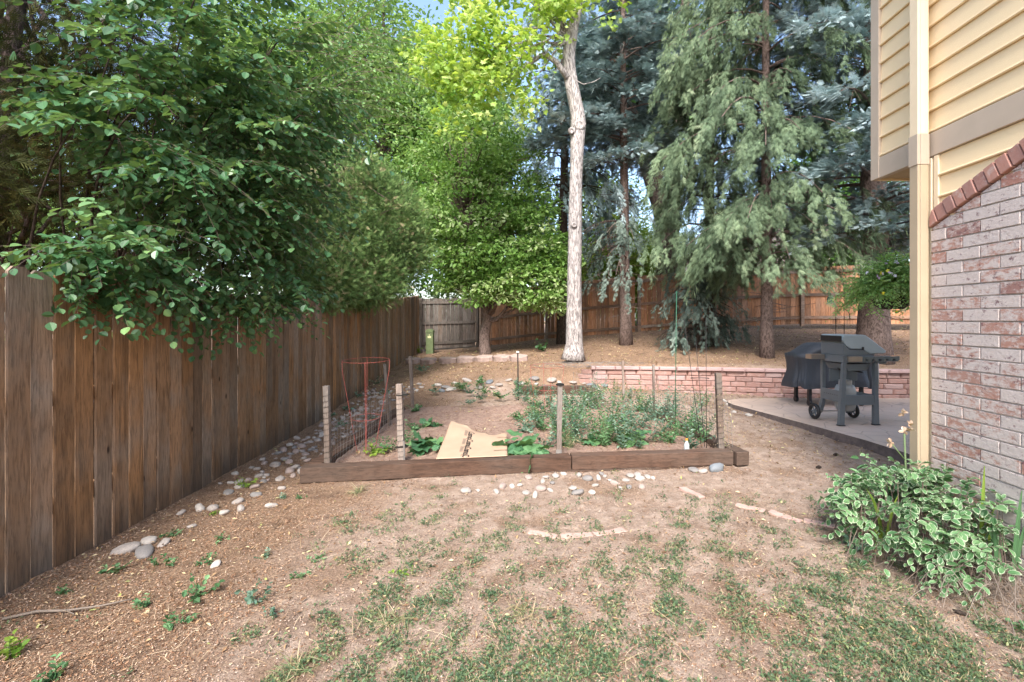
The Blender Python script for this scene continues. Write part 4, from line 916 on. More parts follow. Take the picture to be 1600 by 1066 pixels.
for nm, m, cnt, zr in (('white_flower', 'petalw', 14, .35), ('mauve_flower', 'petalp', 12, .3), ('yellow_flower', 'petaly', 6, -.1)):
    f = FM(); d = unit(rg, cnt); d[:, 2] = abs(d[:, 2])*.8+zr if nm != 'yellow_flower' else d[:, 2]*.6; d[:, 1] = -abs(d[:, 1])*.8; d = nrm(d)
    for q in range(cnt):
        f = FM(); f.scatter(PET, (d*np.array([.42, .40, .34])+np.array([0, 0, .04]))[q:q+1], unit(rg, 1), d[q:q+1]+np.array([0, -.6, .3]), .021, .5); f.build(nm, M[m], hbk)
f = FM()
for a in range(3):
    q = a*2.094+.4; f.tube([(.19*math.cos(q), .19*math.sin(q), .02), (0.0, 0, .62)], .0022, 5)
f.tube([(0, 0, .61), (0, 0, .70), (.02, 0, .72), (.03, 0, .70)], .003, 5)
f.build('hanger', M['iron'], hbk)
f = FM(); f.tube([(3.93, 5.2, 2.57), (4.15, 4.95, 2.60), (4.55, 4.3, 2.72), (4.62, 4.04, 2.75)], .011, 8)
rebase(f, house).build('bracket', M['iron'], house)

# ------------------------------------------------------------------ trees
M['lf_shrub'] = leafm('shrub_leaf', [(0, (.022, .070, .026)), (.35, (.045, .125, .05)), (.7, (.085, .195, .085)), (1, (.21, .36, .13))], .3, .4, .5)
M['lf_olive'] = leafm('juniper_olive', [(0, (.025, .03, .010)), (.5, (.065, .075, .022)), (.85, (.13, .12, .035)), (1, (.14, .09, .04))], .15, .8, .2, tcol=(.08, .09, .03))
M['lf_juni'] = leafm('juniper_green', [(0, (.05, .09, .03)), (.4, (.13, .23, .07)), (.8, (.25, .37, .13)), (1, (.38, .31, .18))], .2, .8, .2, tcol=(.12, .16, .05))
M['lf_plum'] = leafm('bright_leaf', [(0, (.10, .21, .045)), (.5, (.23, .41, .10)), (.85, (.38, .55, .19)), (1, (.54, .63, .34))], .5, .45)
M['lf_maple'] = leafm('maple_leaf', [(0, (.16, .34, .05)), (.5, (.34, .52, .10)), (1, (.60, .69, .27))], .5, .5, tcol=(.55, .6, .05))
M['lf_far'] = leafm('far_leaf', [(0, (.08, .18, .04)), (.5, (.19, .34, .085)), (1, (.34, .48, .16))], .4, .5)
M['lf_dark'] = leafm('dark_maple_leaf', [(0, (.02, .07, .012)), (.5, (.045, .14, .02)), (1, (.10, .24, .04))], .4, .5)
M['lf_yel'] = leafm('yellowgreen_leaf', [(0, (.14, .24, .03)), (.5, (.26, .38, .06)), (1, (.42, .50, .13))], .5, .5, tcol=(.4, .5, .08))
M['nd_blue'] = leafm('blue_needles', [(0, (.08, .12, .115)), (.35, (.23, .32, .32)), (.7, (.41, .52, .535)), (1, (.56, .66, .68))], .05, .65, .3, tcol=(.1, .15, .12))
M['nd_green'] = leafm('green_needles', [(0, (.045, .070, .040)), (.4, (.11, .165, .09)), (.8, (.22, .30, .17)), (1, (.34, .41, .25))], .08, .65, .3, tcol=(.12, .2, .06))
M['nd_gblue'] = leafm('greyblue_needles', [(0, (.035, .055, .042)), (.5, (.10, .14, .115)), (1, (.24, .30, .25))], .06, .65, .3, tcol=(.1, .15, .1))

# leafy shrub arching over the fence
rng = rs(201); sx, sy = -3.75, 4.4
sh = tag(empty('overhanging_shrub', (sx, sy, 0)), 'dark green round leaved shrub spilling over the left fence', 'shrub'); o = np.array([sx, sy, 0])
fl_, fs_ = FM(), FM()
lobes = [(-2.75, 4.0, 2.95, .75, 1.05, .75, 1.5), (-2.75, 4.4, 3.9, 1.0, 1.3, .9, 1.6), (-2.72, 4.8, 3.2, .62, .9, .9, .95), (-2.95, 4.3, 2.15, .45, 1.1, .45, .55), (-2.85, 4.9, 1.85, .42, .55, .36, .32), (-2.5, 4.6, 2.4, .45, .6, .6, .4), (-2.7, 3.2, 3.0, .5, .5, .4, .35), (-2.83, 3.3, 2.0, .26, .42, .3, .30)]
c, d, ii = in_lobes(rng, lobes, 300, .5)
k = (c[:, 0] > fence_x(c[:, 1])+.05) | (c[:, 2] > 1.95); c = c[k]; d = d[k]; n0 = len(c)
dm = nrm(d*np.array([1, 1, .3])+np.array([.35, -.25, -.1])+.3*rng.normal(size=d.shape)); vb0 = rng.uniform(.15, .85, n0)
NS = 5; fan = np.linspace(-1, 1, NS)[None, :]+rng.normal(0, .12, (n0, NS)); pl = nrm(np.cross(dm, np.array([0, 0, 1.])+.25*rng.normal(size=(n0, 3))))
ls = rng.uniform(.45, .8, n0); st = c[:, None]+dm[:, None]*(ls[:, None]*(.30-.30*abs(fan)))[..., None]-dm[:, None]*.2
dd = nrm(dm[:, None]+pl[:, None]*(fan*.9)[..., None]+.12*rng.normal(size=(n0, NS, 3)))
twigs(rng, fl_, fs_, (st-o).reshape(-1, 3), dd.reshape(-1, 3), (ls[:, None]*(.85-.3*abs(fan))).reshape(-1), 11, .086, ROUND, .30, up=1.5, wid=.92, vb=np.repeat(vb0, NS), tr=.0022)
# long shoots reaching towards the yard, upper right; sunlight put into paler leaf colour
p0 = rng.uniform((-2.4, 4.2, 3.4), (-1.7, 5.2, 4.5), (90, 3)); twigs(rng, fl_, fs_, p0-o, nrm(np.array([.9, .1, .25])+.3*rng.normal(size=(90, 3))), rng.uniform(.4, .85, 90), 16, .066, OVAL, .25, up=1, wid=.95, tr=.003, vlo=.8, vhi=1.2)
# drooping tips that hang in front of the boards
tips = [(140, 440, 3.15, .35), (120, 425, 3.1, .32), (160, 445, 3.2, .38), (100, 410, 3.05, .25), (180, 430, 3.3, .3), (330, 450, 4.2, .5), (360, 465, 4.35, .42), (390, 450, 4.5, .5), (300, 440, 4.0, .42), (270, 425, 3.9, .4), (410, 430, 4.6, .4), (350, 430, 4.2, .55), (240, 415, 3.7, .3), (375, 480, 4.4, .4), (320, 470, 4.1, .3)]
for px, py, Y, L in tips:
    n = 7; s0 = np.array(at(px, py, Y))-o; s0 = s0+rng.normal(0, .07, (n, 3)); twigs(rng, fl_, fs_, s0, nrm(np.array([.35, -.2, -.55])+.4*rng.normal(size=(n, 3))), rng.uniform(.6, 1.1, n)*L, 10, .078, ROUND, .3, up=1.0, wid=1., tr=.002, vlo=.35, vhi=.95)
fb = FM()
for i in range(46):
    j = rng.integers(len(c)); q0 = np.array([rng.normal(0, .15), rng.normal(0, .25), 0]); mid = np.array([q0[0]*2-.1, (c[j][1]-sy)*.6, 2.0+rng.uniform(0, .6)]); e = c[j]-o
    tt = np.linspace(0, 1, 9)[:, None]; pts = (1-tt)**2*q0+2*tt*(1-tt)*mid+tt**2*e; fb.tube(pts, np.linspace(.02, .004, 9), 5)
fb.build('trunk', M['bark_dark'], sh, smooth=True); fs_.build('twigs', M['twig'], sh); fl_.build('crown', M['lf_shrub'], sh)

def juniper(label, trunk, tr, lobes, n, lm, seed, size=.11, shell=.55, per=16, cr=.14, flat=.6):
    rng = rs(seed); root = tag(empty('juniper_tree', trunk[0]), label, 'tree', None); o = np.array(trunk[0], float)
    fl_, fb = FM(), FM(); c, d, ii = in_lobes(rng, lobes, n, shell); c = c-o
    off = rng.normal(size=(n, per, 3))*np.array([cr, cr, cr*flat]); P = c[:, None]+off
    ax = nrm(d[:, None]*.9+np.array([0, 0, .25])+.55*rng.normal(size=P.shape)); nz = unit(rng, n*per)
    v = np.clip(rng.uniform(.05, .9, n)[:, None]+rng.normal(0, .15, (n, per)), 0, 1); sc = size*rng.uniform(.6, 1.3, n*per)
    fl_.scatter(NEED, P.reshape(-1, 3), ax.reshape(-1, 3), nz, sc, v.reshape(-1))
    T0 = np.array(trunk, float)-o; fb.tube(T0, np.linspace(tr, tr*.3, len(T0)), 9)
    for i in range(60):
        q = c[i]; kk = rng.integers(1, len(T0)); limb(fb, rng, T0[kk]*.9, q, .03, .005, .03)
    fb.build('trunk', M['bark_brown'], root, smooth=True); fl_.build('crown', lm, root); return root
juniper('dark olive juniper filling the upper left behind the leafy shrub', [(-4.9, 4.0, 0), (-4.8, 4.1, 1.5), (-4.7, 4.2, 3), (-4.6, 4.3, 5.4)], .14,
        [(-4.8, 3.6, 3.6, 1.3, 1.6, 1.5, 3), (-4.6, 4.8, 3.0, 1.1, 1.5, 1.1, 2), (-4.6, 4.4, 5.0, 1.2, 1.8, 1.2, 2), (-4.2, 5.8, 3.2, .9, 1.2, 1.3, 2), (-3.95, 3.0, 2.65, .55, .8, .45, .8), (-4.6, 2.6, 4.0, 1., 1., 1.2, 1.2)], 2300, M['lf_olive'], 211)
juniper('soft green juniper leaning over the fence halfway along it', [(-4.2, 9.0, .2), (-4.0, 9.0, 2), (-3.9, 9.0, 5)], .14,
        [(-3.65, 8.6, 2.75, .75, 1.4, .85, 1.7), (-3.2, 9.3, 3.5, .95, 1.1, .9, 1.3), (-3.6, 9.2, 4.1, .8, 1.1, .6, .9), (-2.95, 9.6, 2.95, .85, .8, .55, .8), (-3.45, 7.7, 2.15, .5, 1.0, .5, .8), (-3.15, 8.9, 2.3, .55, .9, .55, .8), (-4.3, 7.6, 3.4, .7, .9, .8, .6)], 1500, M['lf_juni'], 212, size=.125, cr=.12, per=30)

# bright deciduous tree in the far left of the yard
x, y, z = -1.38, 12.9, Hp(-1.38, 12.9)
broad_tree('plum_tree', [(x, y, z-.1), (x-.03, y, z+.5), (x+.05, y, z+.9), (x-.05, y-.05, z+1.6), (x-.35, y-.1, 2.9), (x-.6, y, 4.4), (x-.5, y, 6.6)], [.17, .135, .13, .12, .10, .08, .03],
           [(-1.9, 12.7, 4.4, 1.5, 1.3, 1.4, 2.4), (-.55, 12.4, 3.6, 1.2, 1.1, 1.0, 1.6), (-.1, 12.2, 2.45, .95, .7, .7, 1.3), (.15, 12.4, 3.3, .8, .7, .6, .8), (-1.0, 12.2, 2.35, .55, .5, .35, .45), (-1.75, 12.6, 3.0, .9, .9, .7, .9), (-1.9, 12.9, 6.2, 1.5, 1.3, 1.3, 1.6), (-.8, 12.9, 5.4, 1.3, 1.2, 1.2, 1.3), (-2.25, 12.8, 2.5, .35, .4, .3, .22), (-2.6, 12.6, 3.9, .8, .6, .6, .5), (.45, 12.2, 2.95, .5, .5, .4, .4), (.2, 12.2, 1.95, .45, .4, .3, .25), (-1.5, 12.4, 2.1, .4, .4, .25, .2), (-.3, 12.4, 4.4, .7, .8, .7, .5)], 720, 38, .17, .115, OVAL, M['lf_plum'], M['bark_brown'],
           'bright green leafy tree with a crooked trunk before the grey fence corner', 'tree', seed=220, nb=110, shell=.35, flat=.35, vlo=0., vhi=1.)
# big pale trunk with yellow green maple foliage
X_, Y_ = .78, 10.1; z = Hp(X_, Y_)
ptx = [(896, 562), (896, 545), (897, 480), (897, 400), (898, 330), (899, 260), (903, 200), (901, 170), (889, 120), (887, 80), (893, 45), (905, 0), (912, -80), (905, -170), (900, -260)]
root = broad_tree('maple_tree', [at(a, b, Y_) for a, b in ptx], [.27, .185, .155, .145, .138, .132, .165, .15, .145, .135, .12, .10, .08, .06, .03],
           [(-.55, 9.8, 7.0, .85, .7, .75, 1.2), (-1.45, 9.7, 7.3, .8, .7, .8, 1.1), (-1.95, 9.6, 6.6, .55, .5, .45, .5), (-1.2, 9.6, 6.15, .7, .5, .35, .55), (-.25, 9.7, 5.9, .3, .35, .4, .2), (-1.5, 9.6, 5.55, .45, .35, .35, .3), (.35, 9.7, 8.0, .55, .6, .7, .7), (1.0, 10.0, 8.9, 1.5, 1.3, 1.0, 1.0), (-1.0, 10., 8.8, 1.4, 1.0, .8, 1.0)], 330, 17, .18, .11, MAPLE, M['lf_maple'], M['bark_grey'],
           'tall pale barked tree with yellow green maple leaves in the middle of the bank', 'tree', seed=230, nb=12, kmin=17, shell=.1, flat=.4, lr=.18)
f = FM(); o = np.array(at(896, 562, Y_)); rng = rs(9)
for pts, ra, rb_ in (([(887, 122), (870, 98), (850, 84), (832, 96), (812, 112), (780, 125), (745, 118), (700, 100)], .07, .012), ([(850, 84), (848, 66), (852, 52)], .02, .008), ([(900, 126), (912, 132), (928, 128), (938, 122)], .012, .006), ([(880, 105), (868, 110), (862, 126)], .012, .005)):
    f = FM(); f.tube(np.array([at(a, b, Y_-.1) for a, b in pts])-o, np.linspace(ra, rb_, len(pts)), 8, bump=.05, rng=rng); f.build('limb', M['bark_grey'], root, smooth=True)
for px, py, rr_ in ((906, 196, .12), (893, 205, .08), (897, 352, .065)):
    f = FM(); f.lathe([(rr_*.3, -.02), (rr_, 0), (rr_*.9, .035), (rr_*.5, .05), (rr_*.35, .03)], 12, (0, 0, 0)); Vk = f.V[-1]; f.V[-1] = np.stack([Vk[:, 0], -Vk[:, 2], Vk[:, 1]], 1)+np.array(at(px, py, Y_-.13))-o; f.build('knot', M['bark_grey'], root, smooth=True)

# spruces
x = at(978, 0, 12.5)[0]
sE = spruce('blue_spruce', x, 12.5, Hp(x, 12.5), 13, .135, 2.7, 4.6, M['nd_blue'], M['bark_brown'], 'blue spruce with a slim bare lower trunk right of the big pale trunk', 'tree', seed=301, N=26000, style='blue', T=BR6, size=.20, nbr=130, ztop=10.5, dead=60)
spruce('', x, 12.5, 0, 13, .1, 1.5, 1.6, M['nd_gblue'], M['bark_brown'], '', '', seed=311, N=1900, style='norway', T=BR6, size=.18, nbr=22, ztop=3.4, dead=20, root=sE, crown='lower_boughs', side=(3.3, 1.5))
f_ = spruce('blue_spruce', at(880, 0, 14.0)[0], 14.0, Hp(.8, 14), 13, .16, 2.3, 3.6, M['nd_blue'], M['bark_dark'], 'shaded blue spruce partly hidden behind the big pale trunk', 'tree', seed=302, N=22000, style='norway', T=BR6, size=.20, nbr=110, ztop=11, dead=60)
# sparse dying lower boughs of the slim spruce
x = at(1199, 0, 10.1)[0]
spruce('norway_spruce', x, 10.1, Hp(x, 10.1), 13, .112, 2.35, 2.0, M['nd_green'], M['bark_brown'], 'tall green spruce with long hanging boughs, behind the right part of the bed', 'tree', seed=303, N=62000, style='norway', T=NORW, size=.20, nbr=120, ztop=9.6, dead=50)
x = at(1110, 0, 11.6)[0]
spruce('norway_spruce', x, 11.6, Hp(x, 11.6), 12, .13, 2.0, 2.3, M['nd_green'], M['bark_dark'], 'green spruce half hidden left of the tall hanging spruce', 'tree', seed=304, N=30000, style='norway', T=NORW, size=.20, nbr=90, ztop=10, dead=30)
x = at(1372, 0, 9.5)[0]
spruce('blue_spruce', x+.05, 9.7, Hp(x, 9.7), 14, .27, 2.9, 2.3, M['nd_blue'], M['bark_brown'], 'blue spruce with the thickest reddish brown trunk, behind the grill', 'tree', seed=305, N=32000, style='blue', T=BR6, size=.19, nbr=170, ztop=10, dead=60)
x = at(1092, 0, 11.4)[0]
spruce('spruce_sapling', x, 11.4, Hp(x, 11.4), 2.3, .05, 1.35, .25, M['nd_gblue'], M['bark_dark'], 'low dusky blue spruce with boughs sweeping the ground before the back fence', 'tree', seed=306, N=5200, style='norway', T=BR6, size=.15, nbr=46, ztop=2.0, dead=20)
# trees beyond the fence
def bgtree(label, px, Y, zc, rx, rz, ncl, lm, seed, size=.14, T=KITE, tr=.2, name='background_tree', lean=0, group=None, per=36, zmin=None, bm='bark_dark'):
    x = at(px, 0, Y)[0]; z = Hp(x, Y); rg = rs(seed)
    lobes = [(x+rg.uniform(-.5, .5)*rx, Y+rg.uniform(-.4, .4)*rx, zc+rg.uniform(-.6, .6)*rz, rx*.55, rx*.55, rz*.5) for _ in range(7)]
    return broad_tree(name, [(x-lean, Y, z-.1), (x-lean*.6, Y, z+.3*(zc-z)), (x-lean*.2, Y, z+.7*(zc-z)), (x, Y, zc+rz*.7)], [tr, tr*.8, tr*.6, tr*.2], lobes, ncl, per, .32, size, T, lm, M[bm], label, 'tree', group, seed=seed, nb=60, shell=.1, flat=.5)
bgtree('pale green loose tree rising beyond the back fence, above the bright leafy tree', 600, 18.5, 9.5, 4.2, 7.0, 1500, M['lf_far'], 401, .19)
bgtree('mid green tree beyond the fence, showing between the pale tree and the maple leaves', 745, 20, 8.0, 3.4, 6.5, 1000, M['lf_far'], 402, .19)
bgtree('deep green maple beyond the back fence, showing high between the spruces', 1010, 17.5, 10.6, 3.2, 2.0, 800, M['lf_dark'], 403, .17, MAPLE, .26, lean=-1.3, per=22)
bgtree('yellow green bushy tree glowing through the gap behind the slim spruce trunk', 975, 20, 4.6, 3.2, 3.2, 1300, M['lf_yel'], 404, .15)
bgtree('dark leafy tree beyond the fence at the far left corner', 560, 16.8, 4.8, 2.6, 3.2, 800, M['lf_dark'], 405, .12, tr=.15)
bgtree('dense dark green tree beyond the back fence behind the thick trunked spruce', 1330, 18.5, 5.4, 3.6, 3.6, 800, M['lf_dark'], 406, .15)
bgtree('broad green tree beyond the left fence behind the dark juniper', 30, 8.5, 4.2, 3.2, 3.2, 800, M['lf_far'], 407, .10)
bgtree('green tree beyond the left fence between the two junipers', 420, 12.5, 5.6, 2.8, 4.4, 1100, M['lf_far'], 408, .13)
# two dark leaning trunks behind the fence
for lb, pts, r0 in (('dark leaning trunk beyond the back fence between the two spruces', [(1040, 440), (1030, 330), (1008, 260), (990, 180), (975, 60)], .24), ('thick shadowed trunk beyond the fence right of the leaning one', [(1045, 440), (1050, 330), (1055, 220), (1066, 100), (1072, -40)], .30)):
    P = np.array([at(a, b, 17.0) for a, b in pts]); P[0][2] = 1.0; o = P[0].copy(); root = tag(empty('bare_tree', tuple(o)), lb, 'tree'); f = FM(); f.tube(P-o, np.linspace(r0, r0*.5, 5), 10, bump=.05, rng=rs(2)); f.build('trunk', M['bark_dark'], root, smooth=True)
    fl_, fs_ = FM(), FM(); rg = rs(31); n = 60; tt = rg.uniform(.25, 1, n); s0 = np.stack([np.interp(tt, np.linspace(0, 1, 5), (P-o)[:, k]) for k in range(3)], 1); twigs(rg, fl_, fs_, s0, nrm(rg.normal(size=(n, 3))*np.array([1, .6, .2])), rg.uniform(.7, 1.8, n), 14, .10, BR4, .35, tr=.012)
    fs_.build('limbs', M['bark_dark'], root); fl_.build('crown', M['nd_gblue'], root)
# neighbour's house glimpsed through the boughs
nh = tag(empty('neighbour_house', (14, 27, 1.2)), 'pale pinkish neighbouring house glimpsed between spruce boughs beyond the back fence', 'house')
f = FM(); f.box(-4.5, 6, 0, 8, -1, 4.2); f.build('wall', plain('neighbour_stucco', (.42, .34, .33), .9), nh)
f = FM(); f.prism([(-5, 4.2), (6.5, 4.2), (.75, 6.6)], 'y', -.4, 8.4); f.build('roof', plain('neighbour_roof', (.20, .17, .165), .9), nh)
f = FM(); f.box(-2.6, -1.4, -.06, -.01, 1.6, 3.0); f.box(1.4, 2.8, -.06, -.01, 1.6, 3.0); f.build('window', plain('neighbour_window', (.06, .07, .08), .15), nh)

# ------------------------------------------------------------------ plants in the bed and the yard
M['weed'] = leafm('weed_leaf', [(0, (.035, .10, .035)), (.5, (.075, .18, .075)), (1, (.20, .36, .17))], .3, .6)
M['squash'] = leafm('squash_leaf', [(0, (.04, .12, .055)), (.5, (.075, .19, .085)), (1, (.15, .29, .11))], .3, .55)
M['bluish'] = leafm('bluish_leaf', [(0, (.04, .09, .06)), (.5, (.09, .17, .12)), (1, (.25, .36, .27))], .25, .7)
M['lime'] = leafm('lime_leaf', [(0, (.12, .24, .03)), (1, (.30, .42, .07))], .45, .6)
M['gstem'] = plain('green_stalk', (.10, .15, .06), .7)
SQ = {'v': [(.5, 0, .04)]+[(.5+.55*math.cos(q)*(1 if i % 2 else .78)+(.0), .55*math.sin(q)*(1 if i % 2 else .78), -.05+.06*(i % 3)) for i, q in enumerate(np.linspace(0, 2*np.pi, 14, endpoint=False)+.22)], 'f': [(0, i+1, (i+1) % 14+1) for i in range(14)]}
def plant(name, label, x, y, z, nst, h, spread, nl, size, T, lm, seed, cat='plant', group=None, droop=.35, up=.8, wid=1., upd=1.):
    rg = rs(seed); root = tag(empty(name, (x, y, z)), label, cat, group); fl_, fs_ = FM(), FM()
    st = rg.normal(0, .02, (nst, 3)); st[:, 2] = -.01; d = nrm(np.stack([rg.normal(0, spread, nst), rg.normal(0, spread, nst), np.full(nst, upd)], 1))
    twigs(rg, fl_, fs_, st, d, h*rg.uniform(.55, 1.1, nst), nl, size, T, droop, up, wid, tr=.0022); fs_.build('stems', M['gstem'], root); fl_.build('leaves', lm, root); return root
def bedp(px, py): 
    Y = (1.53-.10)*745/(py-499); return (px-838)/745*Y, Y
n_ = 500
for px, py, sz, lb in [(822, 712, 1.75, 'big squash plant with broad leaves overhanging the front timber beside the capped stake'), (668, 700, 1.25, 'squash plant with broad leaves left of the cardboard sheet'), (672, 668, .75, 'small squash plant behind the one beside the cardboard'), (985, 688, 1.2, 'broad leaved squash plant among the weeds right of the capped stake'), (925, 690, .75, 'light green squash seedling right behind the capped stake')]:
    x, y = bedp(px, min(py, 705)); n_ += 1; plant('squash_plant', lb, x, y, BH(x, y), 10, .26*sz, .95, 3, .15*sz, SQ, M['squash'], n_, droop=.45, up=1.1)
tomato = [(900, 690, .55), (930, 680, .6), (955, 672, .75), (880, 670, .5), (905, 655, .5), (975, 662, .55), (1005, 668, .5), (850, 672, .45), (870, 650, .42), (930, 645, .55), (960, 640, .65), (890, 640, .45), (860, 640, .35), (1000, 645, .4), (1020, 660, .45), (915, 668, .5), (945, 695, .4), (1035, 655, .35), (985, 630, .35), (835, 655, .35)]
rg = rs(4242); tomato += [(px, py, h*rg.uniform(.7, 1.3)) for px, py, h in [(rg.uniform(820, 1100), rg.uniform(630, 703), .5) for _ in range(46)]]
for px, py, h in tomato:
    x, y = bedp(px, py); n_ += 1; plant('weedy_plant', ('tall ' if h > .5 else 'low ')+('bluish' if n_ % 3 else 'green')+' weed '+('behind the front timber' if py > 680 else ('in mid bed' if py > 655 else 'far back in the bed'))+(', near the capped stake' if px < 920 else (', left of the green rod' if px < 985 else ', by the green rod')), x, y, BH(x, y), 9, h, .42, 13, .05, NARROW, M['bluish'] if n_ % 3 else M['weed'], n_, group='tangle of tall weeds in the bed', droop=.2, wid=1.3)
for px, py, h in [(950, 690, .45), (980, 650, .5), (1010, 640, .45), (890, 700, .35), (1040, 680, .3), (965, 620, .4), (925, 630, .4)]:
    x, y = bedp(px, py); n_ += 1; plant('dry_grass', 'pale dry grass tuft standing among the tall weeds of the bed', x, y, BH(x, y), 26, h, .4, 5, .06, STRAW, M['dry'], n_, group='dry grass in the bed', cat='grass', droop=.4, wid=.1)
for px, py, h, lb in [(722, 622, .2, 'small leafy seedling in the far part of the bed, leftmost of three'), (752, 618, .22, 'small leafy seedling in the far part of the bed, middle of three'), (782, 632, .22, 'small leafy seedling in the far part of the bed, rightmost of three'), (660, 600, .3, 'bluish plant beside the slim whitish stake at the back of the bed'), (610, 700, .32, 'leafy weed between the two front left stakes'), (590, 708, .2, 'lime green seedling at the foot of the red cage'), (640, 690, .35, 'grassy weed just right of the stake with black ties'), (1078, 668, .45, 'leafy climber at the foot of the tall green rod'), (1100, 690, .55, 'dark leaved plant climbing inside the black cage'), (1045, 690, .25, 'low weed before the green rod'), (810, 625, .2, 'small weed beside the thin dark rod with a white tip'), (650, 645, .2, 'young weed at the left edge of the bed soil')]:
    x, y = bedp(px, min(py, 705)); n_ += 1; plant('weed', lb, x, y, BH(x, y), 10, h, .6, 9, .05, KITE if h > .3 else OVAL, M['lime'] if 'lime' in lb else (M['bluish'] if 'bluish' in lb else M['weed']), n_, droop=.3, wid=1.1)
rg = rs(515)
for i in range(44):
    px, py = rg.uniform(560, 840), rg.uniform(612, 700)
    if 660 < px < 800 and py > 640: continue
    x, y = bedp(px, py)
    if x < -1.85: continue
    n_ += 1; plant('weed', ('bluish' if i % 2 else 'green')+' low weed scattered in the left half of the bed, '+('far back' if py < 640 else ('middle' if py < 670 else 'near the front timber')), x, y, BH(x, y), 8, rg.uniform(.14, .32), .6, 8, .045, OVAL if i % 3 else KITE, M['bluish'] if i % 2 else M['weed'], n_, group='low weeds in the left half of the bed', droop=.3, wid=1.1)
# weeds along the fence rocks and in the mulch
ws = [(120, 640, 0, 0)]
mulch = [(178, 890, .13, 'weed', 'dark leafy weed before the four foreground rocks'), (222, 945, .12, 'weed', 'drooping weed with broad dark leaves in the lower left mulch'), (82, 1062, .14, 'weed', 'broad leaved weed at the bottom edge, lower left'), (258, 878, .12, 'weed', 'leafy weed right of the four foreground rocks'), (312, 930, .17, 'weed', 'taller upright weed in the middle of the left mulch'), (278, 968, .13, 'weed', 'thin weed just below the taller upright one'), (405, 935, .17, 'bluish', 'upright bluish weed where the mulch meets the bare dirt'), (430, 960, .10, 'bluish', 'small bluish weed below the upright bluish one'), (320, 875, .1, 'weed', 'low weed beside the small white rock in the mulch'), (260, 835, .12, 'weed', 'weed patch close to the fence foot, above the foreground rocks'), (340, 842, .11, 'weed', 'weed patch right of the one at the fence foot'), (383, 758, .17, 'lime', 'lime green leafy weed among the rocks at the fence foot'), (333, 800, .07, 'lime', 'tiny lime green weed between two pale rocks'), (412, 870, .09, 'bluish', 'little bluish weed alone on the dirt edge of the mulch'), (470, 775, .08, 'weed', 'small weed at the left end of the front timber'), (442, 775, .09, 'bluish', 'small bluish weed left of the timber end'), (15, 1020, .16, 'lime', 'pale green leafy weed at the lower left edge of the picture'), (500, 870, .09, 'weed', 'lone weed on the bare dirt in front of the left timber'), (97, 925, .09, 'weed', 'low matted weed near the fence foot at far left'), (630, 895, .08, 'lime', 'lime green clover leafed weed on the worn lawn'), (1335, 850, .2, 'bluish', 'wispy weed at the near edge of the variegated plant'), (1590, 975, .12, 'weed', 'round leaved weed at the right edge of the picture'), (470, 900, .07, 'weed', 'tiny weed on bare dirt'), (850, 545, .5, 'weed', 'small leafy sapling beside the foot of the big pale trunk'), (655, 548, .35, 'lime', 'leafy weed at the foot of the olive utility post')]
for px, py, h, m, lb in mulch:
    x, y, z = base(px, py+(4 if py < 1050 else 0)); n_ += 1; h *= .8; sz = max(.022, h*.30); plant('weed', lb, x, y, z, 7, h, .55, 6, sz, OVAL, M[m], n_, droop=.25, up=1.1, wid=1.25)
for px, py, h in [(545, 640, .2), (560, 620, .25), (590, 600, .3), (575, 655, .2), (530, 665, .16), (605, 615, .2), (565, 590, .3), (515, 650, .15)]:
    x, y, z = base(px, py); n_ += 1; plant('weed', 'dusty green weed growing among the rocks beside the left fence', x, y, z, 8, h, .7, 7, .045, OVAL, M['bluish'], n_, group='weeds among the fence rocks', wid=1.1)
# dry straw tufts on the worn lawn
for px, py, h, lb in [(610, 975, .14, 'dry straw tuft on the worn lawn left of centre'), (465, 1050, .16, 'dry straw tuft at the bottom edge of the picture'), (820, 960, .12, 'dry straw tuft in the middle of the worn lawn'), (560, 770, .12, 'dead grass tuft just in front of the left timber')]:
    x, y, z = base(px, py); n_ += 1; plant('dry_grass', lb, x, y, z, 34, h, .7, 3, .09, STRAW, M['dry'], n_, cat='grass', droop=.5, wid=.05)

# variegated plant at the foot of the brick wall
t_edge = (.42, .50, .33)
M['varieg'] = leafm('variegated_leaf', [(0, (.045, .12, .045)), (.5, (.085, .20, .075)), (1, (.15, .28, .12))], .25, .5, edge=t_edge)
VL = {'v': [(0, 0, 0), (1, 0, -.14), (.5, 0, -.02), (.2, .15, .03), (.48, .2, .045), (.78, .13, .0), (.15, .23, .03), (.45, .33, .07), (.8, .22, .0), (.2, -.15, .03), (.48, -.2, .045), (.78, -.13, 0), (.15, -.23, .03), (.45, -.33, .07), (.8, -.22, 0)],
      'f': [(0, 2, 4, 3), (2, 1, 5, 4), (0, 3, 7, 6), (3, 4, 7), (4, 5, 8, 7), (5, 1, 8), (0, 9, 10, 2), (2, 10, 11, 1), (0, 12, 13, 9), (9, 13, 10), (10, 13, 14, 11), (11, 14, 1)],
      'e': [.3, .9, 0, 0, 0, .2, .9, 1, 1, 0, 0, .2, .9, 1, 1]}
rng = rs(601); vp = tag(empty('variegated_periwinkle', (2.35, 2.95, 0)), 'mound of green leaves with cream edges against the brick wall', 'plant'); o = np.array([2.35, 2.95, 0])
fl_, fs_ = FM(), FM(); n = 300
cc = np.stack([rng.uniform(2.0, 2.80, n), rng.uniform(2.55, 3.6, n), np.zeros(n)], 1); 
k = ((cc[:, 0]-2.50)/.44)**2+((cc[:, 1]-3.12)/.47)**2 < 1; cc = cc[k]; n = len(cc)
hh = .56*np.sqrt(np.clip(1-((cc[:, 0]-2.56)/.60)**2*.9-((cc[:, 1]-3.15)/.62)**2*.9, .05, 1)); cc[:, 2] = hh*rng.uniform(.45, 1.0, n)
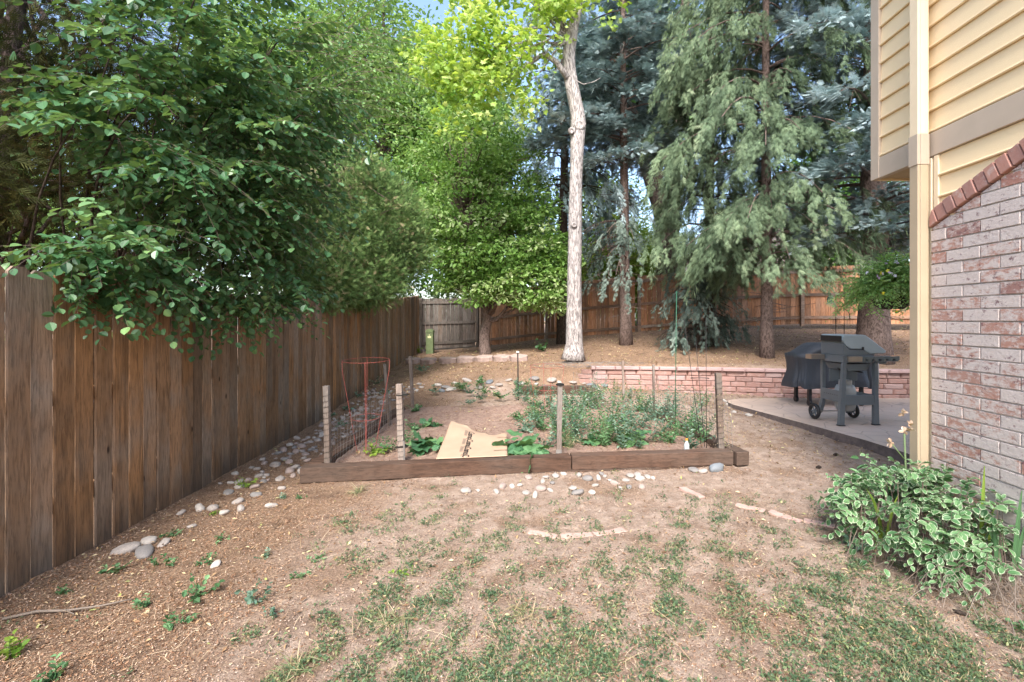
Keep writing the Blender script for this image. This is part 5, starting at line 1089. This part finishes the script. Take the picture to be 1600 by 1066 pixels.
dv = nrm(np.stack([(cc[:, 0]-2.6)*1.5-.25, (cc[:, 1]-3.0)*.9-.25, np.full(n, .45)], 1)+.45*rng.normal(size=(n, 3)))
twigs(rng, fl_, fs_, cc-dv*.05-o, dv, rng.uniform(.12, .28, n), 9, .062, VL, .35, up=1.2, wid=1.05, tr=.002)
m = 46; c2 = np.stack([rng.uniform(1.95, 2.7, m), rng.uniform(2.62, 3.45, m), rng.uniform(.08, .3, m)], 1); d2 = nrm(np.stack([rng.normal(-.8, .3, m), rng.normal(-.5, .4, m), np.full(m, .1)], 1))
c2[:, 0] = np.clip(c2[:, 0], 2.16+abs(c2[:, 1]-3.05)*.5, 9)
twigs(rng, fl_, fs_, c2-o, d2, rng.uniform(.15, .34, m), 9, .055, VL, .5, up=1.2, tr=.002)
a0 = cc[rng.integers(0, n, 170)].copy(); b0 = a0.copy(); b0[:, 2] = 0; b0[:, :2] += rng.normal(0, .08, (170, 2)); stems(fs_, b0-o, a0-o, .0025)
fs_.build('stems', M['twig'], vp); fl_.build('leaves', M['varieg'], vp)
f = FM(); rg = rs(3)
for i in range(150):
    x0, y0 = rg.uniform(2.2, 2.8), rg.uniform(2.45, 3.1); a = rg.uniform(0, 6.28); L = rg.uniform(.1, .35); hgt = rg.uniform(.05, .28); tt = np.linspace(0, 1, 6)
    f.tube(np.stack([x0+math.cos(a)*L*tt, y0+math.sin(a)*L*tt, hgt*np.sin(np.pi*tt)*rg.uniform(.5, 1)+.01], 1), .0018, 4, cap=False)
o_ = f.build('dead_stems', M['twig_dead']); o_.location = (0, 0, 0); tag(o_, 'tangle of dry brown stems under the variegated leaves beside the brick wall', 'dead stems', kind='stuff')
def blades(name, label, x, y, specs, seed, m='weed'):
    root = tag(empty(name, (x, y, 0)), label, 'plant'); rg = rs(seed)
    for (dx, dy, h, bx_, wd) in specs:
        f = FM(); tt = np.linspace(0, 1, 9); P = np.stack([dx+bx_*tt**2.2, dy+0*tt-.03*tt, h*(tt-.25*abs(bx_)/max(h, .01)*tt**4)], 1); W = wd*np.sin(np.pi*np.clip(tt*.85+.13, 0, 1))**.7
        V = np.concatenate([P-np.stack([W, 0*W, 0*W], 1), P+np.array([0, -.003, 0]), P+np.stack([W, 0*W, 0*W], 1)])
        f.add(V, [(i, i+1, 10+i, 9+i) for i in range(8)]+[(9+i, 10+i, 19+i, 18+i) for i in range(8)], rg.uniform(.4, 1)); f.build('blade', M[m], root)
    return root
blades('iris_plant', 'tall sword shaped iris leaves in front of the brick wall, one yellowed', 2.66, 2.86, [(0, 0, .66, .0, .014), (.02, .02, .42, .06, .014), (-.03, .03, .30, -.08, .012), (.05, .0, .34, -.02, .013)], 1, 'lime')
blades('iris_plant', 'dark green iris leaves at the right edge of the picture', 2.74, 2.74, [(0, 0, .56, .02, .016), (.05, .04, .40, .05, .014), (-.06, .02, .36, -.10, .015), (-.1, .0, .42, -.05, .013)], 2)
blades('daylily_plant', 'arching daylily leaves bending left out of the variegated plant', 2.28, 3.15, [(0, 0, .45, -.12, .012), (-.02, .02, .34, -.38, .011), (.03, 0, .4, .06, .012), (.0, -.02, .30, -.28, .010)], 3, 'lime')
root = tag(empty('daylily_stalk', (2.48, 3.2, .1)), 'bare green daylily stalk with dried tan blooms, in front of the patio', 'plant')
f = FM(); f.tube([(0, 0, 0), (0, 0, .4), (-.01, 0, .66)], .006, 7); f.tube([(0, 0, .48), (-.05, 0, .54), (-.09, 0, .59)], .004, 6); f.build('stalk', M['gstem'], root, smooth=True)
f = FM(); rg = rs(6); M['bloom'] = leafm('dry_bloom', [(0, (.45, .30, .20)), (1, (.68, .52, .40))], .3)
for c_ in ((-.01, 0, .68), (-.10, 0, .6), (.03, 0, .72), (.05, .02, .68), (-.02, 0, .80)):
    f = FM(); f.scatter(OVAL, np.tile(c_, (7, 1)), rg.normal(size=(7, 3))+(0, 0, .4), unit(rg, 7), .035, rg.uniform(0, 1, 7)); f.build('dry_bloom', M['bloom'], root)
plant('peony_plant', 'dark green leafy plant at the foot of the downspout', 2.70, 3.42, .12, 15, .62, .42, 10, .10, NARROW, M['weed'], 660, droop=.3, wid=1.2)

# ------------------------------------------------------------------ ground cover and litter (nobody could count these)
rng = rs(701)
def nz2(x, y, seed=1, f0=1.0):
    rg = rs(seed); h = 0*x
    for k in range(10):
        a = rg.uniform(0, 6.28); f_ = f0*rg.uniform(1.2, 7); h = h+np.sin(f_*(x*math.cos(a)+y*math.sin(a))+rg.uniform(0, 6.28))
    return h/3.2
def visible(n, y0, y1, pw=1.):
    Y = y0*(y1/y0)**rng.uniform(0, 1, n); X = rng.uniform(-1.2, 1.08, n)*Y; return X, Y
# low weeds of the worn lawn
X, Y = visible(60000, 1.9, 4.9); 
dens = .40+.26*nz2(X, Y, 3, 1.3)+.42*nz2(X, Y, 4, 5)-.8*sstep(3.6, 4.8, Y)-.7*sstep(-.75, -1.7, X)-.35*sstep(1.2, 2.3, X)+.22*sstep(2.7, 2.0, Y)*sstep(-.7, .2, X)
px = 838+745*X/Y
k = (rng.uniform(0, 1, len(X)) < np.clip(dens, 0, 1)**1.4*.30) & (X > fence_x(Y)+.1); X = X[k]; Y = Y[k]; n = len(X)
fl_ = FM(); Z = H(X, Y); per = 9; off = rng.normal(0, .021, (n, per, 3)); off[..., 2] = abs(rng.normal(0, .011, (n, per)))+.003
P = np.stack([X, Y, Z], 1)[:, None]+off; ax = unit(rng, n*per).reshape(n, per, 3); ax[..., 2] = abs(ax[..., 2])*.5; v = np.clip(rng.uniform(0, .8, n)[:, None]+rng.normal(0, .2, (n, per)), 0, 1)
fl_.scatter(KITE, P.reshape(-1, 3), ax.reshape(-1, 3), np.array([0, 0, 1.])+.5*rng.normal(size=(n*per, 3)), rng.uniform(.008, .024, n*per), v.reshape(-1))
M['cover_leaf'] = leafm('lawn_weed_leaf', [(0, (.045, .085, .045)), (.5, (.095, .155, .080)), (.85, (.16, .225, .10)), (1, (.33, .32, .15))], .3)
tag(fl_.build('lawn_weeds', M['cover_leaf']), 'patchy low green weeds over the worn dirt lawn', 'weeds', kind='stuff')
# grass blades
k = rng.uniform(0, 1, n) < .8; P0 = np.stack([X, Y, Z], 1)[k]; P0 = np.repeat(P0, 5, 0); P0[:, :2] += rng.normal(0, .03, (len(P0), 2)); m = len(P0); f = FM()
a = rng.normal(size=(m, 3)); a[:, 2] = abs(a[:, 2])*.7+.2; f.scatter(STRAW, P0, a, np.array([0, 0, 1.])+.6*rng.normal(size=(m, 3)), np.stack([rng.uniform(.015, .05, m), np.full(m, .0028), np.full(m, .02)], 1), rng.uniform(0, 1, m))
tag(f.build('grass_blades', leafm('grass_blade', [(0, (.08, .12, .045)), (.4, (.17, .2, .08)), (.6, (.38, .32, .18)), (1, (.58, .48, .32))], .3)), 'short mixed green and dry grass blades on the worn lawn', 'grass', kind='stuff')
def litter(name, label, N, y0, y1, T, smin, smax, wid, mat, wfun, tilt=.25, zo=.003, hf=H, th=.3):
    X, Y = visible(N, y0, y1); k = (rng.uniform(0, 1, N) < np.clip(wfun(X, Y), 0, 1)) & (X > fence_x(Y)+.03) & ~((X > 2.8) & (Y < 3.5)); X = X[k]; Y = Y[k]
    k = ~((X > 3.2) & (Y > 3.4) & (Y < 8.6) & (X > np.interp(Y, [3.4, 5.03, 5.56, 6.25, 7.1, 7.85, 8.4], [3.97, 3.93, 3.88, 3.72, 3.5, 3.3, 3.4])-.02)); X = X[k]; Y = Y[k]; n = len(X)
    inb = (X > -2.0+.0*Y) & (X < 2.1-.18*(Y-5)) & (Y > 4.62+(X+2.19)*.15) & (Y < 8.0); Z = hf(X, Y)+np.where(inb, .078, 0)
    a = rng.normal(size=(n, 3)); a[:, 2] *= tilt; nzv = np.array([0, 0, 1.])+tilt*rng.normal(size=(n, 3)); s = rng.uniform(smin, smax, n)*(.75+.08*Y)
    f = FM(); f.scatter(T, np.stack([X, Y, Z+zo+rng.uniform(0, zo*2, n)], 1), a, nzv, np.stack([s, s*wid, s*th], 1), rng.uniform(0, 1, n)); return tag(f.build(name, mat), label, 'litter', kind='stuff')
M['chips'] = leafm('bark_chips', [(0, (.07, .035, .022)), (.35, (.20, .10, .055)), (.7, (.36, .205, .12)), (1, (.60, .44, .31))], 0, .9, .1)
M['straw'] = leafm('straw', [(0, (.30, .19, .12)), (.5, (.48, .34, .21)), (1, (.70, .56, .40))], .1, .8, .2)
M['deadleaf'] = leafm('dead_leaf', [(0, (.09, .05, .032)), (.4, (.26, .15, .085)), (.7, (.48, .33, .18)), (.9, (.62, .52, .32)), (1, (.35, .40, .12))], .15, .8, .2)
M['bits'] = leafm('soil_crumbs', [(0, (.12, .07, .05)), (.5, (.36, .24, .18)), (1, (.58, .46, .38))], 0, .9, .1)
wm = lambda X, Y: np.maximum(np.maximum(sstep(-1.0, -1.9, X+.8*nz2(X, Y, 9)*.5), sstep(8.8, 9.8, Y)), .16+.25*sstep(.3, 1., nz2(X, Y, 12))+.45*((abs(X) < 2.05) & (Y > 4.7) & (Y < 8.4)))
litter('bark_mulch', 'orange brown bark chips and needles covering the ground by the fence and on the bank', 170000, 1.9, 15, CHIP, .005, .018, .36, M['chips'], wm)
litter('pine_needles', 'dry needles and straw strewn over the yard', 60000, 1.9, 11, STRAW, .02, .055, .035, M['straw'], lambda X, Y: .35*wm(X, Y)+.14, th=1.)
litter('fallen_leaves', 'small fallen leaves scattered over the ground and thick on the bank', 42000, 2.2, 15.5, KITE, .018, .042, .7, M['deadleaf'], lambda X, Y: .95*sstep(8.0, 9.3, Y)+.07+.12*((abs(X) < 2.05) & (Y > 4.7))+.10*sstep(-1.5, -2.2, X)+.5*((X > 2.2) & (Y > 5)), tilt=.4, zo=.006, th=1.)
litter('soil_crumbs', 'loose crumbs of dirt and grit', 90000, 1.9, 8, CHIP, .003, .010, .7, M['bits'], lambda X, Y: .55+0*X)
# a few long straws and sticks
f = FM(); n = 120; X, Y = visible(n, 2.1, 5); a = rng.normal(size=(n, 3)); a[:, 2] = abs(a[:, 2])*.12
k = X > fence_x(Y)+.3; f.scatter(STRAW, np.stack([X, Y, H(X, Y)+.008], 1)[k], a[k], np.tile([0, 0, 1.], (k.sum(), 1)), np.stack([rng.uniform(.08, .22, n), np.full(n, .003), np.full(n, .12)], 1)[k], rng.uniform(.4, 1, n)[k])
tag(f.build('long_straws', M['straw']), 'long pale straws lying loose on the dirt', 'straw', kind='stuff')
x, y, z = base(4, 972); x2, y2, z2 = base(170, 950)
f = FM(); P = np.array([(0, 0, .012), (.12, .05, .02), (.25, .07, .012), (.40, .10, .018), (.52, .16, .02)]); f.tube(P, [.007, .007, .006, .005, .003], 6); f.tube([(.25, .07, .012), (.33, .03, .02)], [.004, .002], 5)
o = f.build('fallen_twig', M['twig_dead'], smooth=True); o.location = (x, y, z); tag(o, 'long thin grey twig lying in the mulch at the lower left', 'twig')
x, y, z = base(1488, 958); f = FM(); f.tube([(0, 0, .012), (.02, -.02, .014), (.045, -.045, .012)], [.006, .011, .005], 8); o = f.build('pine_cone', M['bark_dark'], smooth=True); o.location = (x, y, z); tag(o, 'small dark brown cone on the bare dirt at lower right', 'cone')
for px, py, lb in [(1302, 713, 'dark small cone on the dirt in front of the patio edge'), (1275, 733, 'dark cone lying on the dirt left of the variegated plant')]:
    x, y, z = base(px, py); f = FM(); f.tube([(0, 0, .015), (.03, 0, .02), (.06, .01, .014)], [.008, .018, .006], 8); o = f.build('pine_cone', M['bark_dark'], smooth=True); o.location = (x, y, z); tag(o, lb, 'cone')
